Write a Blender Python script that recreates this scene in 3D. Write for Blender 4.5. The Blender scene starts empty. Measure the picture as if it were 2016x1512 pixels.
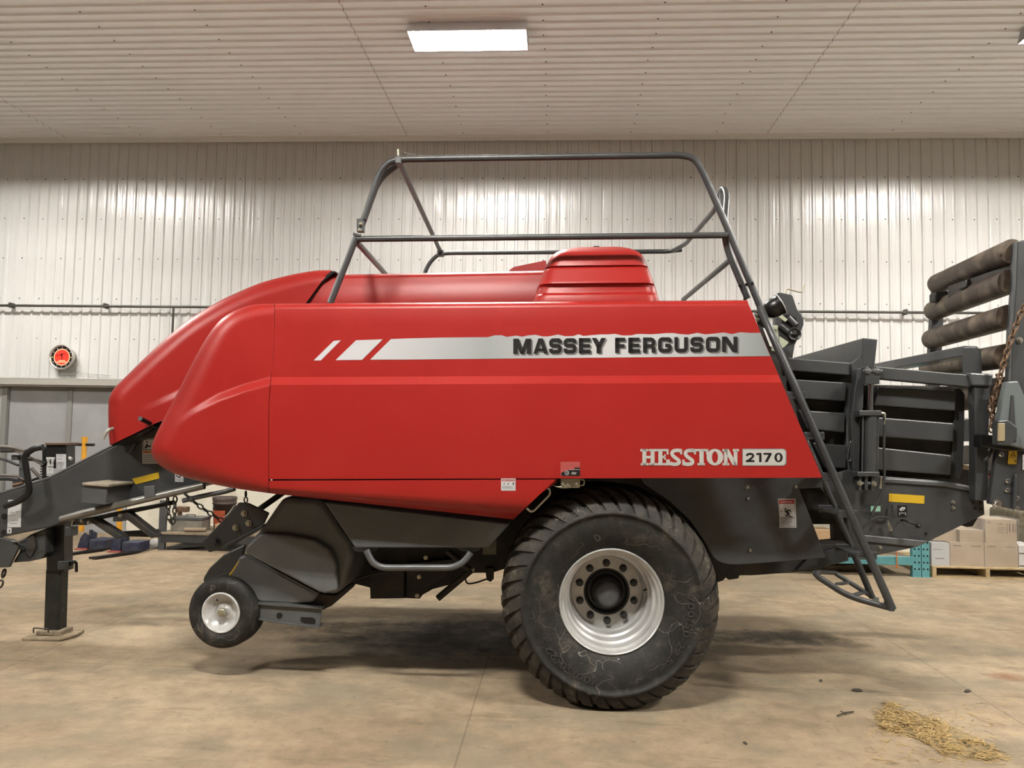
import bpy, bmesh, math, random
from mathutils import Vector, Matrix
random.seed(7)
SC = bpy.context.scene
COL = SC.collection
PI = math.pi

# ------------------------------------------------------------------ camera
F, CX, CY, H = 1514.0, 1008.0, 756.0, 1.575
Yc = Vector((89, -96, F)).normalized()              # room depth axis, in camera axes (right, up, forward)
rp = 0.01346
Xc = Vector((1, -rp, -(89 + 96*rp)/F)).normalized()
Zc = -Xc.cross(Yc)
if Zc.y < 0: Zc = -Zc
CAM = Vector((0, 0, H))
def c2w(d): return Vector((d.dot(Xc), d.dot(Yc), d.dot(Zc)))
RIGHT, UP, FWD = c2w(Vector((1,0,0))), c2w(Vector((0,1,0))), c2w(Vector((0,0,1)))
cam_d = bpy.data.cameras.new('camera'); cam = bpy.data.objects.new('camera', cam_d); COL.objects.link(cam)
cam_d.sensor_fit = 'HORIZONTAL'; cam_d.sensor_width = 36.0; cam_d.lens = F/2016*36.0
cam_d.clip_start = 0.05; cam_d.clip_end = 200
mw = Matrix((RIGHT, UP, -FWD)).transposed().to_4x4(); mw.translation = CAM
cam.matrix_world = mw
SC.camera = cam

# ------------------------------------------------------------------ world, view, light levels
wd = bpy.data.worlds.new('world'); SC.world = wd; wd.use_nodes = True
wd.node_tree.nodes['Background'].inputs[0].default_value = (0.9, 0.95, 1.0, 1)
wd.node_tree.nodes['Background'].inputs[1].default_value = 0.02
vs = SC.view_settings
SC.display_settings.display_device = 'sRGB'
vs.view_transform = 'Standard'; vs.look = 'None'; vs.gamma = 1.0; vs.use_curve_mapping = False
vs.exposure = 0.0
LAMP_FRONT, LAMP_BACK = 1210.0, 640.0
CEIL, WALLY = 5.94, 11.1
ROOM = (-12.5, 14.5, -9.0, WALLY)

def ray(px, py): return (RIGHT*(px-CX) + UP*(CY-py) + FWD*F)/F
def WY(px, py, y):
    d = ray(px, py); return CAM + d*((y-CAM.y)/d.y)
def WZ(px, py, z):
    d = ray(px, py); return CAM + d*((z-CAM.z)/d.z)

# ------------------------------------------------------------------ materials
MATS = {}
def mat(name, col, rough=0.5, metal=0.0, spec=0.5, coat=0.0, noise=None, bump=None, emit=None, alpha=None, col2=None, nscale=6.0, nlo=0.4, nhi=0.62):
    m = bpy.data.materials.new(name); m.use_nodes = True
    nt = m.node_tree; b = nt.nodes['Principled BSDF']
    b.inputs['Base Color'].default_value = (*col, 1)
    b.inputs['Roughness'].default_value = rough
    b.inputs['Metallic'].default_value = metal
    b.inputs['Specular IOR Level'].default_value = spec
    if coat:
        b.inputs['Coat Weight'].default_value = coat; b.inputs['Coat Roughness'].default_value = 0.12
    if emit:
        b.inputs['Emission Color'].default_value = (*emit[0], 1); b.inputs['Emission Strength'].default_value = emit[1]
    if alpha is not None: b.inputs['Alpha'].default_value = alpha
    if col2 or bump:
        tc = nt.nodes.new('ShaderNodeTexCoord')
        n = nt.nodes.new('ShaderNodeTexNoise'); n.inputs['Scale'].default_value = nscale; n.inputs['Detail'].default_value = 8
        n.inputs['Roughness'].default_value = 0.62
        nt.links.new(tc.outputs['Object'], n.inputs['Vector'])
        if col2:
            r = nt.nodes.new('ShaderNodeValToRGB')
            r.color_ramp.elements[0].position = nlo; r.color_ramp.elements[0].color = (*col, 1)
            r.color_ramp.elements[1].position = nhi; r.color_ramp.elements[1].color = (*col2, 1)
            nt.links.new(n.outputs['Fac'], r.inputs['Fac']); nt.links.new(r.outputs['Color'], b.inputs['Base Color'])
        if bump:
            bp = nt.nodes.new('ShaderNodeBump'); bp.inputs['Strength'].default_value = bump; bp.inputs['Distance'].default_value = 0.01
            nt.links.new(n.outputs['Fac'], bp.inputs['Height']); nt.links.new(bp.outputs['Normal'], b.inputs['Normal'])
    MATS[name] = m
    return m
def S(r, g, b):     # sRGB 0-255 -> linear
    f = lambda c: (c/255/12.92) if c/255 <= 0.04045 else ((c/255+0.055)/1.055)**2.4
    return (f(r), f(g), f(b))
RED = mat('red_paint', (0.232, 0.0085, 0.0065), 0.40, spec=0.34, col2=(0.25, 0.0115, 0.009), nscale=2.2, nlo=0.45, nhi=0.75)
GREY = mat('charcoal_paint', (0.024, 0.0262, 0.0285), 0.40, col2=(0.038, 0.040, 0.041), nscale=3.0)
GREYL = mat('grey_paint', (0.053, 0.0565, 0.061), 0.34, col2=(0.074, 0.077, 0.079), nscale=4.0)
BLACK = mat('black_paint', (0.0075, 0.0075, 0.0075), 0.32, spec=0.35)
DARK = mat('greasy_dark_metal', (0.010, 0.009, 0.008), 0.7, col2=(0.028, 0.022, 0.016), nscale=7)
RUBB = mat('black_rubber_plain', (0.012, 0.012, 0.012), 0.6)
CHROME = mat('chrome', (0.8, 0.8, 0.8), 0.12, metal=1.0)
ZINC = mat('zinc_plate', (0.36, 0.34, 0.26), 0.35, metal=0.8)
BOLT = mat('bolt_steel', (0.38, 0.37, 0.33), 0.35, metal=0.9)
SILVER = mat('silver_rim_paint', (0.37, 0.37, 0.365), 0.34, metal=0.3, col2=(0.45, 0.45, 0.44), nscale=9)
WHITE = mat('white_paint', (0.50, 0.50, 0.49), 0.4)
PAPER = mat('label_white', (0.40, 0.405, 0.41), 0.5)
INK = mat('label_ink', (0.008, 0.007, 0.007), 0.5, spec=0.2)
GINK = mat('label_grey_ink', (0.17, 0.17, 0.165), 0.5)
SHADE = mat('letter_grey', (0.10, 0.10, 0.10), 0.45)
DRED = mat('label_red', (0.27, 0.018, 0.018), 0.5)
ORANGE = mat('label_orange', (0.45, 0.13, 0.012), 0.5)
YELLOW = mat('yellow_reflector', (0.45, 0.29, 0.010), 0.45)
YPAINT = mat('yellow_paint', (0.62, 0.30, 0.025), 0.42)
RUST = mat('rusty_roller_steel', (0.034, 0.021, 0.013), 0.5, metal=0.1, col2=(0.17, 0.135, 0.095), nscale=6.0, nlo=0.46, nhi=0.70)
CHAINM = mat('rusty_chain', (0.10, 0.055, 0.030), 0.6, metal=0.5, col2=(0.2, 0.13, 0.08), nscale=40)
CHAIND = mat('dark_chain', (0.05, 0.045, 0.04), 0.5, metal=0.6)
TEAL = mat('teal_rack_paint', (0.075, 0.245, 0.27), 0.45, col2=(0.10, 0.28, 0.30), nscale=12)
CARD = mat('cardboard', (0.30, 0.225, 0.15), 0.8, col2=(0.34, 0.26, 0.175), nscale=5)
CARD2 = mat('cardboard_tan', (0.36, 0.235, 0.125), 0.8, col2=(0.42, 0.28, 0.155), nscale=6)
CINK = mat('carton_print', (0.12, 0.08, 0.06), 0.8)
WOOD = mat('pallet_wood', (0.33, 0.245, 0.125), 0.75, col2=(0.43, 0.335, 0.19), nscale=9)
DWOOD = mat('old_wood', (0.17, 0.135, 0.095), 0.8, col2=(0.27, 0.22, 0.16), nscale=12)
BLUE = mat('blue_jack_paint', (0.008, 0.012, 0.040), 0.5, col2=(0.045, 0.048, 0.06), nscale=12)
DOORG = mat('grey_door_paint', (0.25, 0.255, 0.26), 0.55, col2=(0.29, 0.295, 0.30), nscale=2.0)
DOORF = mat('door_frame_grey', (0.20, 0.20, 0.19), 0.5)
TRIMG = mat('trim_grey', (0.34, 0.33, 0.30), 0.45)
PIPEM = mat('pipe_dark_iron', (0.05, 0.046, 0.04), 0.5, metal=0.3)
HUBM = mat('hub_dark', (0.02, 0.02, 0.021), 0.45)
HUBC = mat('hub_cap_grey', (0.075, 0.078, 0.085), 0.3)
STRAW = mat('straw', (0.36, 0.232, 0.088), 0.8, col2=(0.44, 0.32, 0.135), nscale=60)
STRAWD = mat('straw_dirt', (0.17, 0.125, 0.068), 0.9, col2=(0.31, 0.225, 0.10), nscale=25)
DIRT = mat('dirt', (0.045, 0.035, 0.025), 0.9)
BRASSY = mat('amber_reflector', (0.25, 0.205, 0.125), 0.35)
AMBERW = mat('wood_block', (0.45, 0.33, 0.2), 0.8)
HULL = mat('plastic_grey', (0.072, 0.078, 0.083), 0.42, col2=(0.092, 0.097, 0.098), nscale=5)
LAMP = mat('lamp_glow', (1, 1, 1), 0.5, emit=((1.0, 0.965, 0.895), LAMP_BACK))
LAMPF = mat('lamp_glow_front_row', (1, 1, 1), 0.5, emit=((1.0, 0.965, 0.895), LAMP_FRONT))
TRAY = mat('lamp_reflector_white', (0.36, 0.36, 0.355), 0.45)
FILM = mat('clear_stretch_film', (0.85, 0.85, 0.85), 0.15, alpha=0.10, bump=0.25, nscale=9)
CLOCKRED = mat('clock_face_red', (0.80, 0.035, 0.02), 0.4, emit=((1.0, 0.06, 0.03), 0.25))
CLOCKR = mat('clock_ring_pink', (1.0, 0.42, 0.25), 0.4, emit=((1.0, 0.40, 0.22), 0.9))
CLOCKH = mat('clock_housing', (0.50, 0.49, 0.44), 0.28, metal=0.7)
YMARK = mat('clock_marks', (0.95, 0.75, 0.2), 0.4)
BUCK = mat('dark_bucket', (0.035, 0.025, 0.022), 0.5, col2=(0.06, 0.04, 0.03), nscale=9)
BUCKO = mat('bucket_orange_label', (0.30, 0.055, 0.02), 0.5)

def add_node(nt, t, **k):
    n = nt.nodes.new(t)
    for a, b in k.items(): setattr(n, a, b)
    return n
def ramp(nt, stops):
    r = nt.nodes.new('ShaderNodeValToRGB'); cr = r.color_ramp
    while len(cr.elements) > 1: cr.elements.remove(cr.elements[-1])
    for i, (p, c) in enumerate(stops):
        e = cr.elements[0] if i == 0 else cr.elements.new(p)
        e.position = p; e.color = (*c, 1) if len(c) == 3 else c
    return r
def mixc(nt, fac, a, b, mode='MIX'):
    m = nt.nodes.new('ShaderNodeMix'); m.data_type = 'RGBA'; m.blend_type = mode
    for s, v in ((m.inputs[0], fac), (m.inputs[6], a), (m.inputs[7], b)):
        if hasattr(v, 'is_linked') or hasattr(v, 'links'): nt.links.new(v, s)
        elif isinstance(v, (int, float)): s.default_value = v
        else: s.default_value = (*v, 1)
    return m.outputs[2]
def math_(nt, op, a, b=None, c=None, clamp=False):
    m = nt.nodes.new('ShaderNodeMath'); m.operation = op; m.use_clamp = clamp
    for i, v in enumerate((a, b, c)):
        if v is None: continue
        if hasattr(v, 'links'): nt.links.new(v, m.inputs[i])
        else: m.inputs[i].default_value = v
    return m.outputs[0]
def noise_(nt, vec, scale, detail=6, rough=0.6, sc3=None):
    n = nt.nodes.new('ShaderNodeTexNoise'); n.inputs['Scale'].default_value = scale
    n.inputs['Detail'].default_value = detail; n.inputs['Roughness'].default_value = rough
    if sc3:
        mp = nt.nodes.new('ShaderNodeMapping'); mp.inputs['Scale'].default_value = sc3
        nt.links.new(vec, mp.inputs['Vector']); vec = mp.outputs[0]
    nt.links.new(vec, n.inputs['Vector']); return n.outputs['Fac']

def floor_material():
    m = bpy.data.materials.new('dusty_concrete'); m.use_nodes = True; nt = m.node_tree
    b = nt.nodes['Principled BSDF']
    g = nt.nodes.new('ShaderNodeNewGeometry'); pos = g.outputs['Position']
    big = ramp(nt, [(0.38, (0.235, 0.178, 0.119)), (0.50, (0.312, 0.239, 0.161)), (0.62, (0.366, 0.285, 0.196))])
    nt.links.new(noise_(nt, pos, 0.55, 8, 0.6), big.inputs['Fac'])
    fine = ramp(nt, [(0.35, (0.74, 0.74, 0.74)), (0.6, (1.06, 1.06, 1.06))])
    nt.links.new(noise_(nt, pos, 5.5, 10, 0.7), fine.inputs['Fac'])
    c = mixc(nt, 1.0, big.outputs[0], fine.outputs[0], 'MULTIPLY')
    # greyish worn patches
    gp = ramp(nt, [(0.48, (0, 0, 0)), (0.58, (1, 1, 1))]); nt.links.new(noise_(nt, pos, 1.1, 7, 0.65, (1, 1.6, 1)), gp.inputs['Fac'])
    c = mixc(nt, math_(nt, 'MULTIPLY', gp.outputs[0], 0.5), c, (0.19, 0.165, 0.12))
    # dark scuffs stretched along X (tyre smears) and specks
    sc = ramp(nt, [(0.56, (0, 0, 0)), (0.70, (1, 1, 1))]); nt.links.new(noise_(nt, pos, 1.0, 9, 0.75, (0.9, 3.6, 1)), sc.inputs['Fac'])
    c = mixc(nt, math_(nt, 'MULTIPLY', sc.outputs[0], 0.6), c, (0.115, 0.085, 0.055))
    sp = ramp(nt, [(0.61, (0, 0, 0)), (0.68, (1, 1, 1))]); nt.links.new(noise_(nt, pos, 16, 6, 0.65), sp.inputs['Fac'])
    c = mixc(nt, math_(nt, 'MULTIPLY', sp.outputs[0], 0.55), c, (0.13, 0.105, 0.075))
    # pale scrapes
    ps = ramp(nt, [(0.60, (0, 0, 0)), (0.70, (1, 1, 1))]); nt.links.new(noise_(nt, pos, 2.2, 8, 0.7, (1.0, 2.6, 1)), ps.inputs['Fac'])
    c = mixc(nt, math_(nt, 'MULTIPLY', ps.outputs[0], 0.5), c, (0.37, 0.295, 0.205))
    sep = nt.nodes.new('ShaderNodeSeparateXYZ'); nt.links.new(pos, sep.inputs[0])
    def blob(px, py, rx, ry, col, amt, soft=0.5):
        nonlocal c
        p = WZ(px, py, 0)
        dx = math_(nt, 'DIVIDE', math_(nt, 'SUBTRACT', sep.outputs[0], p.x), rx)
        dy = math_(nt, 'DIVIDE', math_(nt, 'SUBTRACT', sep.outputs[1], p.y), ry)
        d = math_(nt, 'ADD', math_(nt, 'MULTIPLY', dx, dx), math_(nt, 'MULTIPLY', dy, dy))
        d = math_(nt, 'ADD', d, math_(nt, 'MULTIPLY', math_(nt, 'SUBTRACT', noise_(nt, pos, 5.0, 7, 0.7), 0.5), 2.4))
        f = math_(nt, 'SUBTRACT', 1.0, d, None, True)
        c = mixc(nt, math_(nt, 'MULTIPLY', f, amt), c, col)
    # oil and tyre-rubber stains on the slab, with the baler's shadow painted in
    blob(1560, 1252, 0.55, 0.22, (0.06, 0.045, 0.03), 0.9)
    blob(1985, 1332, 0.16, 0.10, (0.20, 0.09, 0.045), 0.75)
    blob(1840, 1360, 0.35, 0.35, (0.17, 0.14, 0.10), 0.45)
    blob(560, 1215, 0.8, 0.25, (0.13, 0.10, 0.065), 0.5)
    blob(1720, 1250, 0.5, 0.12, (0.10, 0.08, 0.055), 0.6)
    blob(860, 1255, 1.35, 0.62, (0.024, 0.017, 0.011), 0.95)  # shadow under the baler painted into the slab colour, over some grease
    blob(1060, 1235, 0.9, 0.55, (0.026, 0.019, 0.012), 0.92)  # same painted shadow, carried on towards the main wheel
    blob(1480, 1255, 0.75, 0.26, (0.030, 0.023, 0.015), 0.9)  # grease behind the wheel, deepened to paint in the shadow there
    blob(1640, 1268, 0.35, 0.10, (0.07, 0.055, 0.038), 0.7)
    # saw joints
    def joint(out, off, period, w):
        v = math_(nt, 'ABSOLUTE', math_(nt, 'SUBTRACT', math_(nt, 'MODULO', math_(nt, 'ADD', out, off), period), period/2))
        return math_(nt, 'LESS_THAN', v, w)
    j = math_(nt, 'MAXIMUM', joint(sep.outputs[0], 0.46 + 3.07/2 + 3.07*10, 3.07, 0.0045), joint(sep.outputs[1], -5.02 + 3.07/2 + 3.07*10, 3.07, 0.0045))
    c = mixc(nt, math_(nt, 'MULTIPLY', j, 0.38), c, (0.06, 0.045, 0.03))
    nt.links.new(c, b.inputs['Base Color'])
    b.inputs['Specular IOR Level'].default_value = 0.12
    rr = ramp(nt, [(0.3, (0.62, 0.62, 0.62)), (0.7, (0.85, 0.85, 0.85))]); nt.links.new(noise_(nt, pos, 1.7, 6, 0.6), rr.inputs['Fac'])
    nt.links.new(rr.outputs[0], b.inputs['Roughness'])
    bp = nt.nodes.new('ShaderNodeBump'); bp.inputs['Strength'].default_value = 0.12; bp.inputs['Distance'].default_value = 0.006
    nt.links.new(noise_(nt, pos, 22, 8, 0.6), bp.inputs['Height']); nt.links.new(bp.outputs[0], b.inputs['Normal'])
    return m
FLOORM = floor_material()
DIMW = mat('dim_shop_wall', (0.09, 0.087, 0.082), 0.5)
WALLM = mat('white_steel_liner', (0.560, 0.555, 0.545), 0.21, spec=0.5, col2=(0.585, 0.58, 0.57), nscale=0.8)
CEILM = mat('ceiling_steel_liner', (0.84, 0.87, 0.93), 0.32, col2=(0.88, 0.91, 0.97), nscale=0.7)
def streak(m, sc3, strength):
    nt = m.node_tree; b = nt.nodes['Principled BSDF']; g = nt.nodes.new('ShaderNodeNewGeometry')
    bp = nt.nodes.new('ShaderNodeBump'); bp.inputs['Strength'].default_value = strength; bp.inputs['Distance'].default_value = 0.008
    nt.links.new(noise_(nt, g.outputs['Position'], 1.0, 3, 0.5, sc3), bp.inputs['Height']); nt.links.new(bp.outputs[0], b.inputs['Normal'])
streak(WALLM, (34, 34, 0.2), 1.0)
LOWW = mat('stained_white_board', (0.60, 0.57, 0.48), 0.6, col2=(0.45, 0.40, 0.31), nscale=4.0, nlo=0.5, nhi=0.75)

def tyre_material():
    m = bpy.data.materials.new('dusty_tyre_rubber'); m.use_nodes = True; nt = m.node_tree; b = nt.nodes['Principled BSDF']
    tc = nt.nodes.new('ShaderNodeTexCoord'); v = tc.outputs['Object']
    base = ramp(nt, [(0.42, (0.0065, 0.0062, 0.0056)), (0.54, (0.015, 0.0138, 0.0118)), (0.68, (0.062, 0.054, 0.042))])
    nt.links.new(noise_(nt, v, 7.0, 10, 0.78), base.inputs['Fac']); c = base.outputs[0]
    sx = nt.nodes.new('ShaderNodeSeparateXYZ'); nt.links.new(v, sx.inputs[0])
    rad = math_(nt, 'SQRT', math_(nt, 'ADD', math_(nt, 'MULTIPLY', sx.outputs[0], sx.outputs[0]), math_(nt, 'MULTIPLY', sx.outputs[2], sx.outputs[2])))
    dm = ramp(nt, [(0.40, (0, 0, 0)), (0.60, (1, 1, 1))]); nt.links.new(noise_(nt, v, 9.0, 8, 0.75), dm.inputs['Fac'])
    dust = math_(nt, 'MULTIPLY', math_(nt, 'MULTIPLY', math_(nt, 'SUBTRACT', rad, 0.50, None, True), 11.0, None, True), dm.outputs[0])
    c = mixc(nt, math_(nt, 'MULTIPLY', dust, 0.75), c, (0.058, 0.049, 0.038))
    # dried scratch lines
    vo = nt.nodes.new('ShaderNodeTexVoronoi'); vo.feature = 'DISTANCE_TO_EDGE'; vo.inputs['Scale'].default_value = 6.5
    wob = nt.nodes.new('ShaderNodeTexNoise'); wob.inputs['Scale'].default_value = 5; nt.links.new(v, wob.inputs['Vector'])
    mx = nt.nodes.new('ShaderNodeMix'); mx.data_type = 'RGBA'; mx.inputs[0].default_value = 0.35
    nt.links.new(v, mx.inputs[6]); nt.links.new(wob.outputs['Color'], mx.inputs[7]); nt.links.new(mx.outputs[2], vo.inputs['Vector'])
    line = math_(nt, 'LESS_THAN', vo.outputs['Distance'], 0.006)
    msk = ramp(nt, [(0.47, (0, 0, 0)), (0.55, (1, 1, 1))]); nt.links.new(noise_(nt, v, 3.1, 4, 0.6), msk.inputs['Fac'])
    c = mixc(nt, math_(nt, 'MULTIPLY', math_(nt, 'MULTIPLY', line, msk.outputs[0]), 0.75), c, (0.16, 0.148, 0.125))
    nt.links.new(c, b.inputs['Base Color']); b.inputs['Roughness'].default_value = 0.66; b.inputs['Specular IOR Level'].default_value = 0.3
    bp = nt.nodes.new('ShaderNodeBump'); bp.inputs['Strength'].default_value = 0.2; bp.inputs['Distance'].default_value = 0.004
    nt.links.new(noise_(nt, v, 30, 6, 0.6), bp.inputs['Height']); nt.links.new(bp.outputs[0], b.inputs['Normal'])
    return m
TYRE = tyre_material()
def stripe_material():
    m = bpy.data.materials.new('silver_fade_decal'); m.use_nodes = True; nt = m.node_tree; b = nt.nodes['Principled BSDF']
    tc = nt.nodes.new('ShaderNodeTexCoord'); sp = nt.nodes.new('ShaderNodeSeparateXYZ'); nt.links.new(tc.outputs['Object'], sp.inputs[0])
    x = math_(nt, 'DIVIDE', math_(nt, 'ADD', sp.outputs[0], 1.72), 2.70)     # fade: white - grey - white - grey along the band
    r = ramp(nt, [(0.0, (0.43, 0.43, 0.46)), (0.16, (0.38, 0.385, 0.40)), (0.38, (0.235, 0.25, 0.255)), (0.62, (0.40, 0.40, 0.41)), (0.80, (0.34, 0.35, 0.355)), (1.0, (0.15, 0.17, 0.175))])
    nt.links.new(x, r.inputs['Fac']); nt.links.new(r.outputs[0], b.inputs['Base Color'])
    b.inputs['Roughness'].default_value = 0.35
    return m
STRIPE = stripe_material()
def badge_material():
    m = bpy.data.materials.new('silver_badge_print'); m.use_nodes = True; nt = m.node_tree; b = nt.nodes['Principled BSDF']
    b.inputs['Base Color'].default_value = (0.42, 0.42, 0.40, 1); b.inputs['Roughness'].default_value = 0.3; b.inputs['Metallic'].default_value = 0.2
    return m
BADGE = badge_material()

# ------------------------------------------------------------------ mesh helper
class MB:
    def __init__(s): s.v = []; s.f = []; s.m = []; s.sm = []; s.mats = []; s.cur = 0; s.smooth = False
    def use(s, m):
        if m not in s.mats: s.mats.append(m)
        s.cur = s.mats.index(m); return s
    def add(s, vs, fs, smooth=None):
        o = len(s.v); s.v += [tuple(x) for x in vs]
        for f in fs: s.f.append([i+o for i in f]); s.m.append(s.cur); s.sm.append(s.smooth if smooth is None else smooth)
        return s
    def ring_faces(s, rings, closed_ring=True, cap=True, smooth=True, closed_path=False):
        n = len(rings[0]); vs = [p for r in rings for p in r]; fs = []
        R = len(rings)
        for i in range(R if closed_path else R-1):
            a, b = i*n, ((i+1) % R)*n
            for j in range(n if closed_ring else n-1):
                k = (j+1) % n; fs.append((a+j, a+k, b+k, b+j))
        s.add(vs, fs, smooth)
        if cap and not closed_path:
            s.add(rings[0], [tuple(range(n))[::-1]], False); s.add(rings[-1], [tuple(range(n))], False)
        return s
    def extrude(s, pts, vec):
        n = len(pts); q = [Vector(p)+Vector(vec) for p in pts]
        s.add(list(pts)+q, [tuple(range(n)), tuple(range(2*n-1, n-1, -1))] + [(i, (i+1) % n + 0, n+(i+1) % n, n+i) for i in range(n)], False); return s
    def box(s, x0, x1, y0, y1, z0, z1):
        p = [(x0,y0,z0),(x1,y0,z0),(x1,y0,z1),(x0,y0,z1)]
        return s.extrude([Vector(q) for q in p], Vector((0, y1-y0, 0)))
    def tube(s, path, r, seg=10, closed=False, cap=True):
        path = [Vector(p) for p in path]; n = len(path); rings = []
        t0 = (path[1]-path[0]).normalized(); up = Vector((0,0,1)) if abs(t0.z) < 0.9 else Vector((0,1,0))
        nrm = (up - t0*up.dot(t0)).normalized()
        for i, p in enumerate(path):
            a = path[(i-1) % n] if (closed or i > 0) else p; b = path[(i+1) % n] if (closed or i < n-1) else p
            t = (b-a).normalized(); nrm = (nrm - t*nrm.dot(t)).normalized(); bn = t.cross(nrm)
            rr = r[i] if isinstance(r, (list, tuple)) else r
            rings.append([p + (nrm*math.cos(2*PI*k/seg) + bn*math.sin(2*PI*k/seg))*rr for k in range(seg)])
        return s.ring_faces(rings, True, cap, True, closed)
    def cyl(s, a, b, r, seg=16): return s.tube([a, b], r, seg)
    def bar(s, a, b, w, h, upv=Vector((0,1,0))):
        a, b = Vector(a), Vector(b); t = (b-a).normalized(); x = t.cross(upv).normalized(); y = x.cross(t).normalized()
        q = [a+x*w/2*i+y*h/2*j for i, j in ((-1,-1),(1,-1),(1,1),(-1,1))]
        return s.extrude(q, b-a)
    def lathe(s, prof, c, axis='y', seg=64, smooth=True):
        # prof: (radius, offset along axis); c: centre
        rings = []
        for k in range(seg):
            a = 2*PI*k/seg; cs, sn = math.cos(a), math.sin(a)
            if axis == 'y': rings.append([Vector((c[0]+r*cs, c[1]+o, c[2]+r*sn)) for r, o in prof])
            else: rings.append([Vector((c[0]+r*cs, c[1]+r*sn, c[2]+o)) for r, o in prof])
        return s.ring_faces(rings, False, False, smooth, True)
    def build(s, name, m=None, parent=None, bevel=0.0, bseg=2, wn=False, merge=False):
        me = bpy.data.meshes.new(name); me.from_pydata([tuple(v) for v in s.v], [], s.f)
        mats = s.mats if s.mats else [m]
        for x in mats: me.materials.append(x)
        me.polygons.foreach_set('material_index', s.m if s.mats else [0]*len(s.f))
        me.polygons.foreach_set('use_smooth', s.sm)
        bm = bmesh.new(); bm.from_mesh(me)
        if merge: bmesh.ops.remove_doubles(bm, verts=bm.verts, dist=1e-5)
        bmesh.ops.recalc_face_normals(bm, faces=bm.faces); bm.to_mesh(me); bm.free()
        o = bpy.data.objects.new(name, me); COL.objects.link(o)
        if parent: o.parent = parent
        if bevel:
            md = o.modifiers.new('bevel', 'BEVEL'); md.width = bevel; md.segments = bseg; md.limit_method = 'ANGLE'; md.angle_limit = 0.6
            md.use_clamp_overlap = True
            if wn:
                me.polygons.foreach_set('use_smooth', [True]*len(me.polygons))
                w = o.modifiers.new('wn', 'WEIGHTED_NORMAL'); w.keep_sharp = True
        return o
def lab(o, label=None, cat=None, group=None, kind=None):
    if label: o['label'] = label
    if cat: o['category'] = cat
    if group: o['group'] = group
    if kind: o['kind'] = kind
    return o
def empty(name, loc, label=None, cat=None, group=None):
    o = bpy.data.objects.new(name, None); COL.objects.link(o); o.location = loc; o.empty_display_size = 0.1
    return lab(o, label, cat, group)
def copy_tree(o, parent=None):
    c = o.copy(); COL.objects.link(c); c.parent = parent
    for ch in list(o.children): copy_tree(ch, c)
    return c
def fillet(path, r, n=5):
    path = [Vector(p) for p in path]; out = [path[0]]
    for i in range(1, len(path)-1):
        a, b, c = path[i-1], path[i], path[i+1]
        d1, d2 = (a-b), (c-b); l = min(r, d1.length*0.48, d2.length*0.48)
        p, q = b+d1.normalized()*l, b+d2.normalized()*l
        for k in range(n+1):
            t = k/n; out.append(p*(1-t)**2 + b*2*t*(1-t) + q*t*t)
    out.append(path[-1]); return out
def catmull(pts, n):
    pts = [Vector(p) for p in pts]; P = [2*pts[0]-pts[1]] + pts + [2*pts[-1]-pts[-2]]; out = []
    for i in range(1, len(P)-2):
        a, b, c, d = P[i-1:i+3]
        for k in range(n):
            t = k/n; out.append(0.5*((2*b)+(c-a)*t+(2*a-5*b+4*c-d)*t*t+(3*b-a-3*c+d)*t**3))
    out.append(pts[-1]); return out
def resample(pts, n):
    pts = [Vector(p) for p in pts]; L = [0]
    for a, b in zip(pts, pts[1:]): L.append(L[-1]+(b-a).length)
    out = []; j = 0
    for i in range(n):
        s = L[-1]*i/(n-1)
        while j < len(L)-2 and L[j+1] < s: j += 1
        d = L[j+1]-L[j]; t = (s-L[j])/d if d else 0
        out.append(pts[j].lerp(pts[j+1], min(max(t, 0), 1)))
    return out
def sstep(x): x = min(max(x, 0), 1); return x*x*(3-2*x)
def chain(mb, path, link=0.05, r=0.0055):
    pts = resample(path, max(3, int(sum((Vector(b)-Vector(a)).length for a, b in zip(path, path[1:]))/(link*0.72))))
    for i in range(len(pts)-1):
        a, b = pts[i], pts[i+1]; t = (b-a).normalized(); c = (a+b)/2
        x = t.cross(Vector((0,1,0)) if i % 2 else Vector((1,0,0.3))).normalized()
        ring = [c + t*(link/2*math.cos(2*PI*k/8)) + x*(link*0.30*math.sin(2*PI*k/8)) for k in range(8)]
        mb.tube(ring, r, 5, closed=True)
_tx = {}
def text_geo(s):
    if s in _tx: return _tx[s]
    cu = bpy.data.curves.new('t', 'FONT'); cu.body = s; cu.size = 1.0; cu.resolution_u = 3
    o = bpy.data.objects.new('t', cu); COL.objects.link(o); bpy.context.view_layer.update()
    dg = bpy.context.evaluated_depsgraph_get(); me = o.evaluated_get(dg).to_mesh()
    vs = [(v.co.x, v.co.y) for v in me.vertices]; fs = [tuple(p.vertices) for p in me.polygons]
    o.evaluated_get(dg).to_mesh_clear(); bpy.data.objects.remove(o); bpy.data.curves.remove(cu)
    w = max([v[0] for v in vs] or [1]); _tx[s] = (vs, fs, w); return _tx[s]
def put_text(mb, s, fn, x, y, width, height):     # fits text into width x height (px), baseline at x,y ; fn(px,py)->3D
    vs, fs, w = text_geo(s)
    mb.add([fn(x+a*width/w, y-b*height/0.72) for a, b in vs], fs, False)

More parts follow.
